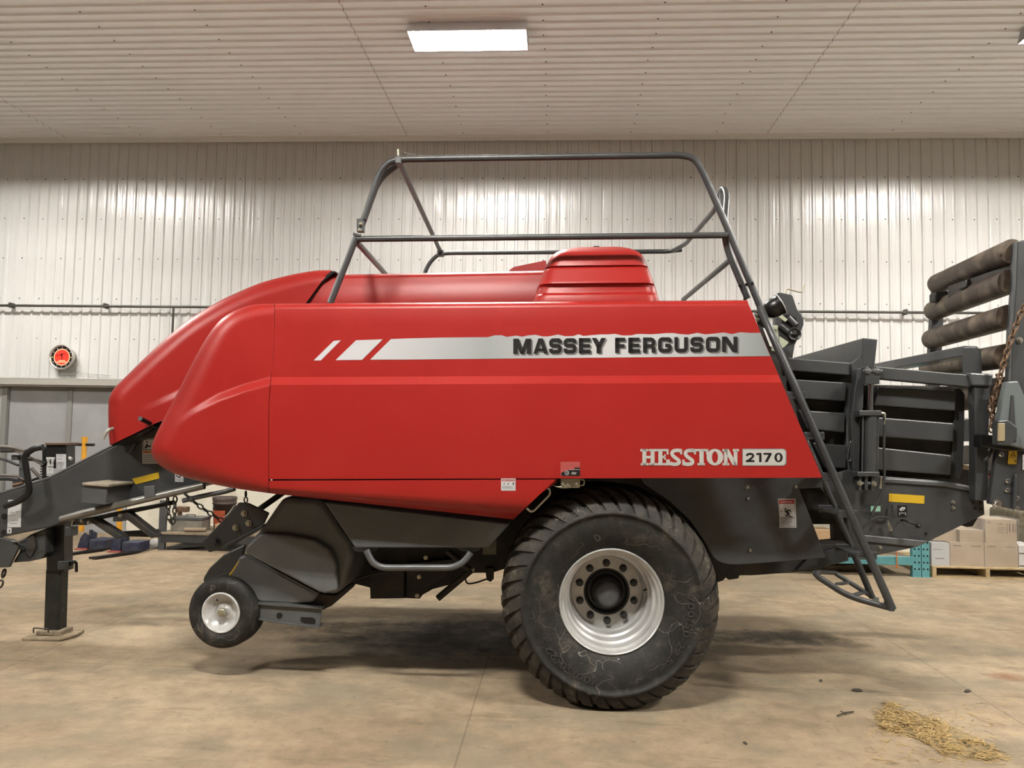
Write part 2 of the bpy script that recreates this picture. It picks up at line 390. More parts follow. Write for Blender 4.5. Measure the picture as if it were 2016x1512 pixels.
# ================================================================== the setting
def quadwall(name, pts, m, kind='structure'):
    mb = MB(); mb.add([Vector(p) for p in pts], [tuple(range(len(pts)))], False); o = mb.build(name, m); o['kind'] = kind; return o
x0, x1, y0, y1 = ROOM
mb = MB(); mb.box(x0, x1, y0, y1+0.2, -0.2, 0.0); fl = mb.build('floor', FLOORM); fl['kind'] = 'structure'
def ribs(a, b, pitch=0.1524, h=0.021, off=0.0):
    out = []; x = a + off
    while x < b:
        out += [(x, 0), (x+pitch-0.050, 0), (x+pitch-0.038, h), (x+pitch-0.012, h)]
        x += pitch
    return out
mb = MB(); pr = ribs(x0, x1)
vs_ = []
for (x, d) in pr: vs_ += [(x, WALLY-d, 0.0), (x, WALLY-d, CEIL)]
mb.add(vs_, [(2*i, 2*i+2, 2*i+3, 2*i+1) for i in range(len(pr)-1)], False)
mb.box(x0, x1, WALLY+0.01, WALLY+0.1, 0, CEIL+0.1)
wb = mb.build('wall_back', WALLM); wb['kind'] = 'structure'
mb = MB(); pr = ribs(y0, WALLY-0.01, off=0.05)
vs_ = []
for (y, d) in pr: vs_ += [(x0, y, CEIL-d), (x1, y, CEIL-d)]
mb.add(vs_, [(2*i, 2*i+2, 2*i+3, 2*i+1) for i in range(len(pr)-1)], False)
mb.box(x0, x1, y0, WALLY+0.1, CEIL+0.01, CEIL+0.1)
ce = mb.build('ceiling', CEILM); ce['kind'] = 'structure'
mb = MB(); mb.box(x0-0.1, x0, y0, y1, 0, CEIL); o = mb.build('wall_left', DIMW); o['kind'] = 'structure'
mb = MB(); mb.box(x1, x1+0.1, y0, y1, 0, CEIL); o = mb.build('wall_right', DIMW); o['kind'] = 'structure'
mb = MB(); mb.box(x0, x1, y0-0.1, y0, 0, CEIL); o = mb.build('wall_front', DIMW); o['kind'] = 'structure'
# angle trim along the wall head
mb = MB(); mb.box(x0, x1, WALLY-0.04, WALLY-0.018, CEIL-0.075, CEIL-0.017); mb.box(x0, x1, WALLY-0.09, WALLY-0.02, CEIL-0.024, CEIL-0.017)
o = mb.build('trim_1', mat('trim_white', (0.80, 0.81, 0.83), 0.4)); o['kind'] = 'structure'
# screw heads of the liner sheets
mb = MB()
def dot(c, ax, r=0.0085):
    n = 6; t = 0.004
    if ax == 'y': ring = [Vector((c[0]+r*math.cos(k*PI/3), c[1], c[2]+r*math.sin(k*PI/3))) for k in range(n)]; v = Vector((0, -t, 0))
    else: ring = [Vector((c[0]+r*math.cos(k*PI/3), c[1]+r*math.sin(k*PI/3), c[2])) for k in range(n)]; v = Vector((0, 0, -t))
    mb.extrude(ring, v)
z = WY(150, 353, WALLY).z; step = 0.612
for i in range(7):
    zz = z - i*step; k = 0; x = x0+0.07
    while x < x1:
        dot((x + random.uniform(-0.01, 0.01), WALLY-0.001, zz + random.uniform(-0.006, 0.006)), 'y', random.uniform(0.007, 0.01)); x += (0.1524*2, 0.1524*2, 0.1524*2)[k % 3]; k += 1
o = mb.build('screw_head', DIRT, wb); o['kind'] = 'stuff'
mb = MB()
seams = [WY(p, 267, WALLY).x for p in (136, 803, 1507, 1890)]
for i, sx in enumerate(seams):
    y = WALLY-0.1; 
    while y > 6.0:
        dot((sx + random.uniform(-0.015, 0.015), y, CEIL-0.001), 'z', 0.011); y -= 0.1524
for sx in [seams[0]+1.22*k for k in range(-1, 14)]:
    if min(abs(sx-s) for s in seams) < 0.5: continue
    y = WALLY-0.15
    while y > 6.0:
        dot((sx + random.uniform(-0.02, 0.02), y, CEIL-0.001), 'z', 0.009); y -= 0.1524*2
o = mb.build('screw_head', DIRT, ce); o['kind'] = 'stuff'
mb = MB()
for sx in seams[:3]:
    prs = [(y, d) for (y, d) in pr if y > 5.5]
    for (ya, da), (yb, db) in zip(prs, prs[1:]):
        mb.add([(sx, ya, CEIL-da-0.003), (sx+0.006, ya, CEIL-da-0.003), (sx+0.006, yb, CEIL-db-0.003), (sx, yb, CEIL-db-0.003)], [(0,1,2,3)])
o = mb.build('sheet_seam', mat('seam_grey_line', (0.20, 0.19, 0.18), 0.6), ce)  # thin grey line along each lap of the ceiling sheets
# lower smooth boards and the grey sliding door at the left
dz = WY(120, 748, WALLY-0.2).z; dxr = WY(246, 1000, WALLY-0.1).x; dxl = WY(9, 900, WALLY-0.1).x
mb = MB(); mb.box(dxr, x1, WALLY-0.05, WALLY-0.017, 0.0, 1.35); o = mb.build('trim_2', LOWW); o['kind'] = 'structure'
mb = MB(); mb.box(dxl, dxr, WALLY-0.075, WALLY-0.04, 0.0, dz-0.02)
door = mb.build('door_1', DOORG); door['kind'] = 'structure'
xm = WY(131, 850, WALLY-0.12).x
mb = MB(); mb.box(xm-0.03, xm+0.045, WALLY-0.10, WALLY-0.07, 0, dz-0.02); mb.build('mullion', DOORF, door, 0.004)
mb = MB(); mb.box(x0, dxl, WALLY-0.13, WALLY-0.04, 0.0, dz-0.02); o = mb.build('trim_3', mat('jamb_sheet', (0.33, 0.33, 0.32), 0.5)); o['kind'] = 'structure'
mb = MB(); mb.box(dxl-0.06, dxl+0.02, WALLY-0.15, WALLY-0.09, 0.0, dz-0.02); o = mb.build('trim_4', DOORF); o['kind'] = 'structure'
mb = MB(); mb.box(x0, dxr+0.5, WALLY-0.27, WALLY-0.016, dz, dz+0.022); mb.box(x0, dxr+0.5, WALLY-0.27, WALLY-0.255, dz-0.08, dz); mb.box(x0, dxr+0.5, WALLY-0.24, WALLY-0.12, dz-0.10, dz-0.05)
o = mb.build('trim_5', TRIMG, None, 0.004); o['kind'] = 'structure'

# air pipe on the wall
pz1, pz2 = WY(22, 600, WALLY-0.1), WY(1825, 617.8, WALLY-0.1)
zp = (pz1.z+pz2.z)/2
apipe = empty('air_line', (0, WALLY-0.115, zp), 'thin dark iron air line running along the white ribbed wall', 'pipe')
mb = MB(); mb.cyl((x0+0.05, 0, 0), (x1-0.05, 0, 0), 0.019, 10); mb.build('pipe_run', PIPEM, apipe)
xd = WY(341, 640, WALLY-0.1).x
mb = MB(); mb.cyl((xd, 0, 0), (xd, 0, -1.1), 0.0165, 10); mb.build('drop_leg', PIPEM, apipe)
for px in (21, 207, 1783, 1400, 1000, 600):
    xx = WY(px, 605, WALLY-0.1).x
    mb = MB(); mb.box(xx-0.012, xx+0.012, -0.022, 0.091, -0.03, 0.045); mb.box(xx-0.035, xx+0.035, -0.016, 0.0, -0.022, 0.022); mb.build('pipe_clamp', PIPEM, apipe, 0.003)

# ceiling lights
lc = WZ(923, 78, CEIL-0.115)
def ceiling_light(loc, label, group=None, glow=LAMP):
    root = empty('ceiling_light', loc, label, 'light', group)
    L, Wd, hh, Wt = 1.275, 0.43, 0.118, 0.30
    mb = MB(); t = 0.006      # flared reflector tray, open below
    prof = [(-Wd/2-t, 0.0), (-Wd/2, 0.0), (-Wt/2, hh-t), (Wt/2, hh-t), (Wd/2, 0.0), (Wd/2+t, 0.0), (Wt/2+t, hh), (-Wt/2-t, hh)]
    mb.extrude([Vector((-L/2, p, q)) for p, q in prof], Vector((L, 0, 0)))
    for a in (-1, 1):
        mb.extrude([Vector((a*L/2-(t if a > 0 else 0), p, q)) for p, q in [(-Wd/2, 0), (Wd/2, 0), (Wt/2, hh-t), (-Wt/2, hh-t)]], Vector((t, 0, 0)))
    mb.build('housing', TRAY, root)
    mb = MB(); q = 0.004      # white outer shell of the fixture
    mb.extrude([Vector((-L/2-q, p, z_)) for p, z_ in [(-Wd/2-t, 0.001), (-Wd/2-t-q, 0.001), (-Wt/2-t-q, hh+q), (Wt/2+t+q, hh+q), (Wd/2+t+q, 0.001), (Wd/2+t, 0.001), (Wt/2+t, hh+0.001), (-Wt/2-t, hh+0.001)]], Vector((L+2*q, 0, 0)))
    mb.build('shell', CEILM, root)
    for yy in (-0.139, -0.067, 0.067, 0.139):
        mb = MB(); mb.cyl((-L/2+0.03, yy*0.9, 0.073), (L/2-0.03, yy*0.9, 0.073), 0.013, 8); mb.build('lamp_tube', glow, root)
    for a in (-1, 1):
        mb = MB(); mb.cyl((a*0.45, 0, hh), (a*0.45, 0, 0.118), 0.012, 8); mb.build('mount', TRAY, root)
    return root
zl = CEIL-0.13
ceiling_light((lc.x, lc.y, zl), 'bright twin strip light on the ceiling, above the middle of the baler')
ceiling_light((WZ(2008, 80, CEIL-0.115).x+0.64, lc.y, zl), 'bright strip light at the right edge, cut off by the frame')
DX = WZ(2008, 80, CEIL-0.115).x+0.64-lc.x
for i in (-1, 0, 1, 2):
    for j in (0, 1):
        if j == 0 and i in (0, 1): continue
        ceiling_light((lc.x+i*DX if i < 2 else lc.x+1.95*DX, lc.y-j*7.0, zl), 'strip light further along the ceiling, outside the frame', 'ceiling lights outside the frame', LAMPF if j else LAMP)

# wall clock
cc = WY(121, 703, WALLY-0.16)
clk = empty('wall_clock', (cc.x, WALLY-0.015, cc.z), 'round wall clock with glowing red face and grey metal housing', 'clock')
R = 26/1514*10.95
mb = MB(); mb.lathe([(R*0.72, -0.0), (R*0.80, -0.06), (R*0.99, -0.13), (R*1.0, -0.15), (R*0.95, -0.165), (R*0.87, -0.150), (R*0.85, -0.13)], (0,0,0), 'y', 48); mb.build('housing', CLOCKH, clk)
def disc(mb, r0, r1, y, seg=40, cx=0, cz=0):
    if r0 == 0: mb.add([Vector((cx+r1*math.cos(2*PI*k/seg), y, cz+r1*math.sin(2*PI*k/seg))) for k in range(seg)], [tuple(range(seg))]); return
    mb.add([Vector((cx+r*math.cos(2*PI*k/seg), y, cz+r*math.sin(2*PI*k/seg))) for k in range(seg) for r in (r0, r1)], [(2*k, 2*k+1, (2*k+3) % (2*seg), (2*k+2) % (2*seg)) for k in range(seg)])
mb = MB(); mb.use(INK); disc(mb, R*0.55, R*0.87, -0.135); mb.use(CLOCKR); disc(mb, R*0.60, R*0.66, -0.1365); mb.use(YMARK)
for k in range(12):
    a = k*PI/6; mb.use(YMARK if k in (0, 6) else PAPER); disc(mb, 0, R*0.045, -0.1375, 8, R*0.77*math.cos(a), R*0.77*math.sin(a))
mb.build('hour_ring', None, clk)
mb = MB(); mb.use(CLOCKRED); disc(mb, 0, R*0.61, -0.136)
mb.use(INK); put_text(mb, 'Snap-on', lambda a, b: Vector((a, -0.1385, -b + 0.22*a)), -R*0.48, -R*0.14, R*0.92, R*0.2)
mb.use(CLOCKR); mb.box(-R*0.24, R*0.28, -0.1385, -0.137, -R*0.30, -R*0.25); mb.box(-R*0.38, R*0.42, -0.1385, -0.137, -R*0.42, -R*0.35)
mb.build('clock_face', None, clk)
mb = MB(); mb.bar((0, -0.141, R*0.30), (0.004, -0.141, -R*0.18), 0.010, 0.002); mb.bar((-R*0.09, -0.1415, R*0.20), (R*0.11, -0.1415, R*0.24), 0.012, 0.002); mb.build('clock_hands', INK, clk)
mb = MB(); mb.tube(catmull([(0.05, -0.02, -R*0.9), (0.25, -0.02, -R*1.2), (0.7, -0.02, -R*1.35)], 5), 0.004, 6); mb.build('power_cord', TRIMG, clk)
mb = MB(); mb.box(-R*0.55, R*0.75, -0.012, 0.0, -R*1.38, -R*0.6); mb.build('backing_plate', TRIMG, clk)

# ================================================================== machine frame
Uc = Vector((59900, 351.6, -1514.0)).normalized()
U = c2w(Uc).normalized(); V = Vector((0,0,1)).cross(U).normalized(); Wv = U.cross(V).normalized()
ZP = 4.40                                            # camera to the near side shield, square to it
MR = Matrix((U, V, Wv)).transposed()
k = (H + 0.44*U.z + ZP*V.z)/Wv.z
ORG = CAM + V*ZP + U*0.44 - Wv*k
BALER = empty('large_square_baler', (0,0,0), 'large red and charcoal square baler parked across the concrete floor', 'baler')
mwb = MR.to_4x4(); mwb.translation = ORG; BALER.matrix_world = mwb
MI = MR.transposed(); CL = MI @ (CAM-ORG)
def P(px, py, v):
    d = MI @ ray(px, py); return CL + d*((v-CL.y)/d.y)
def PW(px, py, v):   # world
    return ORG + MR @ P(px, py, v)
def prism(mb, pts, v0, v1):
    mb.extrude([P(x, y, v0) for x, y in pts], Vector((0, v1-v0, 0))); return mb
def pbox(mb, xa, ya, xb, yb, v0, v1): return prism(mb, [(xa, ya), (xb, ya), (xb, yb), (xa, yb)], v0, v1)
def part(name, m, pts, v0, v1, bevel=0.006, parent=BALER, **k):
    mb = MB(); prism(mb, pts, v0, v1); return mb.build(name, m, parent, bevel, **k)
def pt(lst, v=None): return [P(q[0], q[1], q[2] if len(q) > 2 else v) for q in lst]
def ptube(name, lst, r, m, v=None, parent=BALER, fr=0.0, seg=12):
    pts = pt(lst, v); mb = MB(); mb.tube(fillet(pts, fr) if fr else pts, r, seg); return mb.build(name, m, parent)
def bolts(lst, v, r=0.012, m=BOLT, parent=BALER, name='bolt'):
    for (x, y) in lst:
        c = P(x, y, v); mb = MB(); mb.lathe([(0, -0.014), (r*0.8, -0.014), (r, -0.009), (r, 0.0), (r*1.5, 0.0), (r*1.5, 0.006)], c, 'y', 10, False); mb.build(name, m, parent)

def polyline_at(pl, y):      # x of polyline at image row y
    for (xa, ya), (xb, yb) in zip(pl, pl[1:]):
        if ya <= y <= yb: return xa+(xb-xa)*(y-ya)/(yb-ya) if yb > ya else xa
    return pl[-1][0] if y > pl[-1][1] else pl[0][0]
SEAM = [(540, 590), (540, 660), (537, 715), (533, 745), (531, 765), (529, 800), (528.5, 975)]
SLANT = lambda y: 1471 + (y-592)*147/348

# ---- near side shield
rows = []
rr_ = 0.055; pxr = rr_*1514/4.42
for i in range(7):
    a = i/6*PI/2; rows.append((598+pxr*(1-math.cos(a))*0.62, 591+pxr*(1-math.cos(a))*0.62, rr_*(1-math.sin(a))))
rows += [(640, 634, 0), (700, 695, 0), (742.5, 738, 0), (758, 753, -0.047), (800, 795, -0.047), (943.3, 940.3, -0.047), (943.5, 940.5, 0.0)]
mb = MB()
first = [P(540, 598, 0.12)]
g = [[P(polyline_at(SEAM, 598), 598, rr_), P(1471, 591, rr_)]]
g[0] = [q + Vector((0, 0.20, 0)) for q in g[0]]
for yl, yr, v in rows:
    xl = polyline_at(SEAM, yl)+0.8; xr = SLANT(yr); g.append([P(xl+(xr-xl)*t, yl+(yr-yl)*t, v) for t in (0, 1)])
vs_ = [q for r in g for q in r]; mb.add(vs_, [(2*i, 2*i+1, 2*i+3, 2*i+2) for i in range(len(g)-1)], True)
side = mb.build('side_shield', RED, BALER)
md = side.modifiers.new('solid', 'SOLIDIFY'); md.thickness = 0.02; md.offset = -1; md.use_even_offset = False
md = side.modifiers.new('es', 'EDGE_SPLIT'); md.split_angle = math.radians(32)
# ---- front shield (nose)
def dome(name, L, Rr, v0, rfun, back, creasefun, m, ns=56, nt=150):
    Lp = resample([Vector((a, b, 0)) for a, b in L], nt); Rp = resample([Vector((a, b, 0)) for a, b in Rr], nt)
    flat = [P(q.x, q.y, v0) for q in Lp]
    grid = []
    for i in range(nt):
        row = []
        for j in range(ns):
            s = (j/(ns-1)); s = 1-(1-s)**1.3
            q = Rp[i].lerp(Lp[i], s); p0 = P(q.x, q.y, v0)
            d = min(((p0-a)-(b-a)*min(max((p0-a).dot(b-a)/max((b-a).length_squared, 1e-9), 0), 1)).length for a, b in zip(flat, flat[1:]))
            r = rfun(i/(nt-1)); v = v0
            if d < r: v = v0 + r - math.sqrt(max(0, r*r-(r-d)**2))
            v += creasefun(q.x, q.y)
            row.append(P(q.x, q.y, v))
        e = row[-1].copy(); row.append(Vector((e.x, back, e.z))); grid.append(row)
    n = ns+1; mb = MB(); mb.add([q for r in grid for q in r], [(i*n+j, i*n+j+1, (i+1)*n+j+1, (i+1)*n+j) for i in range(nt-1) for j in range(n-1)], True)
    o = mb.build(name, m, BALER, merge=True); md = o.modifiers.new('es', 'EDGE_SPLIT'); md.split_angle = math.radians(50)
    return o
def crease(curve, band, amt, xa, xb):
    def f(x, y):
        if x <= curve[0][0]: return 0
        cy = curve[-1][1]
        for (ax, ay), (bx, by) in zip(curve, curve[1:]):
            if ax <= x <= bx: cy = ay+(by-ay)*(x-ax)/(bx-ax); break
        return amt*min(max((y-cy)/band, 0), 1)*sstep((x-xa)/(xb-xa))
    return f
Lc = [(q.x, q.y) for q in catmull([(540,598,0),(508,599,0),(482,604,0),(455,615,0),(430,634,0),(405,668,0),(378,716,0),(348,776,0),(320,829,0),(304,862,0),(298,884,0),(302,902,0),(320,920,0),(350,935,0),(400,949,0),(460,961,0),(529,971,0)], 6)]
Rc = [(540, 598), (540, 660), (537, 715), (533, 745), (531, 765), (529, 800), (528.5, 971)]
cr1 = crease([(318, 849), (345, 829), (380, 802), (430, 775), (480, 757), (533, 742.5)], 15.0, -0.047, 322, 480)
dome('front_shield', Lc, Rc, 0.0, lambda t: 0.055+0.075*math.sin(PI*t), 0.62, cr1, RED)
part('shield_seam_strip', BLACK, [(538.5, 600), (541.5, 600), (534.5, 745), (530.5, 800), (530, 970), (528, 970), (528, 800), (532, 745)], 0.025, 0.05, 0)
# ---- lower flap
mb = MB(); g = []
for k_, (s, v) in enumerate([(0.0, -0.02), (0.02, -0.047), (0.45, -0.047), (0.62, -0.043), (0.78, -0.025), (0.90, 0.01), (1.0, 0.06)]):
    a = (529.5, 946+s*25); b = (1095-s*84, 942.5+s*80); g.append([P(*a, v), P(*b, v)])
mb.add([q for r in g for q in r], [(2*i, 2*i+1, 2*i+3, 2*i+2) for i in range(len(g)-1)], True)
flap = mb.build('lower_flap', RED, BALER)
md = flap.modifiers.new('solid', 'SOLIDIFY'); md.thickness = 0.02; md.offset = -1
md = flap.modifiers.new('es', 'EDGE_SPLIT'); md.split_angle = math.radians(40)
# far side shield
fs_ = side.copy(); COL.objects.link(fs_); fs_.name = 'side_shield'; fs_.parent = BALER; fs_.scale = (1, -1, 1); fs_.location = (0, 2.72, 0)

ff_ = flap.copy(); COL.objects.link(ff_); ff_.name = 'lower_flap'; ff_.parent = BALER; ff_.scale = (1, -1, 1); ff_.location = (0, 2.72, 0)
# ---- centre hood, top cover
Lh = [(q.x, q.y) for q in catmull([(652,532,0),(625,532.5,0),(600,536,0),(560,544,0),(510,558,0),(460,579,0),(420,599,0),(360,638,0),(300,690,0),(260,729,0),(228,761,0),(217,778,0),(213.5,795,0),(213.5,845,0),(216,876,0)], 6)]
Rh = [(652, 534), (632, 556), (600, 600), (560, 680), (480, 740), (420, 790), (330, 822), (218, 876)]
cr2 = crease([(244, 807), (300, 790), (350, 768), (420, 737), (475, 715), (540, 690)], 14.0, -0.03, 246, 420)
hood = dome('front_hood', Lh, Rh, 0.82, lambda t: 0.085+0.03*math.sin(PI*t), 1.85, cr2, RED)
part('hood_front_wall', DARK, [(216, 876), (305, 834), (420, 790), (480, 830), (420, 860), (330, 850)], 1.0, 1.8, 0)
mb = MB(); prism(mb, [(216.5, 875), (308, 832), (308, 836), (222, 878)], 0.86, 1.85); mb.build('hood_lower_edge', BLACK, BALER)
mb = MB(); e = catmull([(656, 533, 0), (650, 538, 0), (640, 546, 0), (625, 562, 0), (598, 602, 0)], 5)
for a, b in zip(e, e[1:]): prism(mb, [(a.x-4, a.y+1), (a.x+5, a.y+1), (b.x+5, b.y+1), (b.x-4, b.y+1)], 0.832, 1.84)
mb.build('hood_seal', BLACK, BALER)
mb = MB(); g = []
for yl, yr, v in [(542, 533, 1.9), (542, 533, 0.93), (543, 534, 0.90), (546, 537, 0.875), (551, 542, 0.862), (556, 550, 0.86), (559, 553, 0.85), (600, 594, 0.85), (720, 720, 0.85)]:
    g.append([P(604, yl, v if v < 1.5 else 0.93), P(1240, yr - (1240-1065)*0.02, v if v < 1.5 else 0.93)])
g[0] = [Vector((q.x, 1.9, q.z)) for q in g[0]]
mb.add([q for r in g for q in r], [(2*i, 2*i+1, 2*i+3, 2*i+2) for i in range(len(g)-1)], True)
tcv = mb.build('top_cover', RED, BALER); md = tcv.modifiers.new('es', 'EDGE_SPLIT'); md.split_angle = math.radians(40)
part('rear_lid', RED, [(1003, 531), (1012, 525), (1040, 519), (1075, 512), (1078, 534), (1003, 536)], 1.75, 1.9)
# ---- knotter cover
rows = [(596,1047,1305,.30),(583,1051,1301,.30),(580,1053,1300,.305),(577,1055,1299,.33),(566,1057,1296,.34),(562,1058,1294,.335),(558,1060,1293,.315),(553,1062,1291,.32),(550,1063,1290,.33),(531,1070,1283,.345),(528,1071,1282,.355),(526,1072,1281,.37),(523,1073,1280,.355),(508,1080,1274,.365),(499,1086,1268,.385),(493,1093,1260,.42),(489,1103,1250,.48),(487,1116,1238,.56)]
rings = []
for y, xl, xr, v in rows:
    a, b = P(xl, y, v), P(xr, y-2, v); ring = []; r = 0.09; vb = 1.35
    for (cxx, cyy, a0) in ((b.x-r, v+r, -PI/2), (b.x-r, vb-r, 0), (a.x+r, vb-r, PI/2), (a.x+r, v+r, PI)):
        for q in range(5):
            t = a0+q/4*PI/2; f = (cxx+r*math.cos(t)-a.x)/max(b.x-a.x, .01); ring.append(Vector((cxx+r*math.cos(t), cyy+r*math.sin(t), a.z+(b.z-a.z)*f)))
    rings.append(ring)
mb = MB(); mb.ring_faces(rings, True, True, True)
kc = mb.build('knotter_cover', RED, BALER); md = kc.modifiers.new('es', 'EDGE_SPLIT'); md.split_angle = math.radians(35)
part('cover_latch', BLACK, [(1167, 488), (1169, 484), (1180, 484), (1181, 488)], 0.6, 0.63, 0.002, kc)

# ---- decals on the shield
VD = -0.0016
mb = MB()
for q in ([(617.6, 709.6), (631.5, 709.6), (671, 670), (657, 671)], [(660.7, 709), (712.6, 708.5), (753.6, 668), (701, 669.8)]):
    mb.add([P(a, b, VD) for a, b in q], [(0, 1, 2, 3)])
top = [(769.6, 667.5), (800, 666.4), (870, 664.6), (930, 664)]
random.seed(3)
x = 945
while x < 1465: top.append((x, 664 - (x-945)*0.0125 - random.choice((0, 0, 1.5, 2.5, 3.5)))); x += random.uniform(9, 20)
top += [(1480, 655.5), (SLANT(656)-1, 655)]
bot = [(SLANT(701)-0.5, 701), (1300, 703.5), (1000, 706.5), (728.7, 708.5)]
def stripy(x): return 708.5 + (x-728.7)*(701-708.5)/(1519-728.7)
up_ = [P(a, b, VD) for a, b in top]; dn = [P(max(a-41*(1-i/len(top)) if i == 0 else a, 728.7) if i else 728.7, stripy(a), VD) for i, (a, b) in enumerate(top)]
dn[-1] = P(SLANT(701)-0.5, 701, VD)
n = len(top); mb.add(up_+dn, [(i, i+1, n+i+1, n+i) for i in range(n-1)])
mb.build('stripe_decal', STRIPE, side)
def ribbon(mb, fn, path, w, closed=False):
    path = [Vector((a, b, 0)) for a, b in path]; n = len(path); L_, R_ = [], []
    for i, p in enumerate(path):
        a = path[(i-1) % n] if (closed or i > 0) else p; b = path[(i+1) % n] if (closed or i < n-1) else p
        t = (b-a).normalized(); nn = Vector((-t.y, t.x, 0)); L_.append(p+nn*w/2); R_.append(p-nn*w/2)
    mb.add([fn(q.x, q.y) for q in L_]+[fn(q.x, q.y) for q in R_], [(i, (i+1) % n, n+(i+1) % n, n+i) for i in range(n if closed else n-1)])
def rnd(path, r, closed=False):
    pts = [Vector((a, b, 0)) for a, b in path]
    if closed: pts = [(pts[0]+pts[-1])/2] + pts + [(pts[0]+pts[-1])/2]
    o = fillet(pts, r, 5); o = o[:-1] if closed else o
    return [(q.x, q.y) for q in o]
QUADS = {
 'M': [[(0,0),(.25,0),(.25,1),(0,1)], [(.75,0),(1,0),(1,1),(.75,1)], [(0.02,1),(.31,1),(.62,0),(.40,0)], [(.98,1),(.69,1),(.38,0),(.60,0)]],
 'A': [[(0,0),(.27,0),(.62,1),(.34,1)], [(1,0),(.73,0),(.38,1),(.66,1)], [(.2,.16),(.8,.16),(.72,.36),(.28,.36)]],
 'Y': [[(0,1),(.33,1),(.66,.42),(.36,.36)], [(1,1),(.67,1),(.34,.42),(.64,.36)], [(.34,0),(.66,0),(.66,.45),(.34,.45)]],
 'N': [[(0,0),(.26,0),(.26,1),(0,1)], [(.74,0),(1,0),(1,1),(.74,1)], [(0,1),(.32,1),(1,0),(.68,0)]],
 'E': [[(0,0),(.36,0),(.36,1),(0,1)], [(0,0),(1,0),(1,.25),(0,.25)], [(0,.385),(.95,.385),(.95,.61),(0,.61)], [(0,.75),(.97,.75),(.97,1),(0,1)]],
 'F': [[(0,0),(.40,0),(.40,1),(0,1)], [(0,.34),(.94,.34),(.94,.58),(0,.58)], [(0,.75),(1,.75),(1,1),(0,1)]],
 'R': [[(0,0),(.32,0),(.32,1),(0,1)], [(.66,.42),(.98,.36),(1,0),(.68,0)]],
}
STROK = {
 'S': [([(.85,.66),(.85,.875),(.15,.875),(.15,.515),(.85,.515),(.85,.125),(.15,.125),(.15,.33)], False)],
 'G': [([(.85,.66),(.85,.875),(.15,.875),(.15,.125),(.86,.125),(.86,.47),(.52,.47)], False)],
 'U': [([(.16,1),(.16,.125),(.84,.125),(.84,1)], False)],
 'O': [([(.15,.875),(.15,.125),(.85,.125),(.85,.875)], True)],
 'R': [([(.1,.875),(.82,.875),(.82,.44),(.1,.44)], False)],
}
LET = [('M',1010.5,1046),('A',1050,1079),('S',1081,1106),('S',1109.5,1135),('E',1139.5,1163),('Y',1165,1193),('F',1211,1231),('E',1237,1260),('R',1266,1291),('G',1295,1323),('U',1327,1355),('S',1359,1384.5),('O',1389,1418),('N',1421.5,1452)]
def word(mb, dx, dy, v, lets):
    for ch, xa, xb in lets:
        yb = 697 - (xa-1010)*0.0098 + dy; h = 30.2; w = xb-xa
        fn = lambda a, b: P(a, b, v)
        for q in QUADS.get(ch, []): mb.add([P(xa+dx+a*w, yb-b*h, v) for a, b in q], [(0,1,2,3)])
        for path, cl in STROK.get(ch, []):
            ribbon(mb, fn, rnd([(xa+dx+a*w, yb-b*h) for a, b in path], 6.0, cl), 7.6, cl)
for lets in (LET[:6], LET[6:]):
    mb = MB(); word(mb, 3.0, 2.8, -0.0024, lets); mb.build('lettering_outline', SHADE, side)
    mb = MB(); word(mb, 0, 0, -0.0032, lets); mb.build('maker_lettering', INK, side)
VL = -0.0486
hx = lambda x, y: (1250+x/6.5, 870+y/6.5)
def hp(mb, pts, v): mb.add([P(*hx(a, b), v) for a, b in pts], [tuple(range(len(pts)))])
def hr(mb, a, b, c, d, v): hp(mb, [(a, b), (c, b), (c, d), (a, d)], v)
def ell(mb, cx_, cy_, ra, rb, ia, ib, v, n=28):
    o = [P(*hx(cx_+ra*math.cos(2*PI*k/n), cy_+rb*math.sin(2*PI*k/n)), v) for k in range(n)]
    i = [P(*hx(cx_+ia*math.cos(2*PI*k/n), cy_+ib*math.sin(2*PI*k/n)), v) for k in range(n)]
    mb.add(o+i, [(k, (k+1) % n, n+(k+1) % n, n+k) for k in range(n)])
def hesston(mb, v):
    for r in [(95,90,147,300),(200,90,252,300),(70,90,172,122),(75,270,175,300),(180,90,278,122),(182,270,282,300),(140,178,205,212),
              (300,90,352,300),(280,90,432,120),(285,270,540,300),(350,180,392,208),(372,160,394,228),(405,90,432,162),(400,225,448,272),
              (578,92,605,160),(606,225,634,300),(690,90,940,120),(756,92,782,160),(825,90,880,300),(800,270,895,300),(910,90,938,162),
              (1140,90,1186,300),(1120,90,1190,122),(1120,270,1208,300),(1264,90,1312,300),(1252,90,1332,122)]: hr(mb, *r, v)
    hp(mb, [(1135,90),(1198,90),(1312,300),(1252,300)], v)
    fn = lambda a, b: P(*hx(a, b), v)
    s1 = [(592,112),(540,108),(495,116),(474,145),(490,180),(530,212),(562,240),(562,270),(530,284),(480,284),(450,268)]
    for dx in (0, 172): ribbon(mb, fn, [(q.x, q.y) for q in catmull([(a+dx, b, 0) for a, b in s1], 4)], 46)
    ell(mb, 1024, 195, 108, 106, 38, 74, v)
mb = MB(); hesston(mb, VL-0.001); mb.build('model_lettering', BADGE, side)
def rrect(x0_, y0_, x1_, y1_, r, sharp_left=True, n=5):
    pts = [(x0_, y0_)] if sharp_left else []
    for cx_, cy_, a0 in ((x1_-r, y0_+r, -PI/2), (x1_-r, y1_-r, 0)):
        for q in range(n+1): t = a0+q/n*PI/2; pts.append((cx_+r*math.cos(t), cy_+r*math.sin(t)))
    pts.append((x0_, y1_)); return pts
mb = MB(); mb.use(GINK); hp(mb, rrect(1374, 86, 1940, 306, 48), VL-0.0006); mb.use(BADGE); hp(mb, rrect(1382, 98, 1926, 298, 40), VL-0.0012)
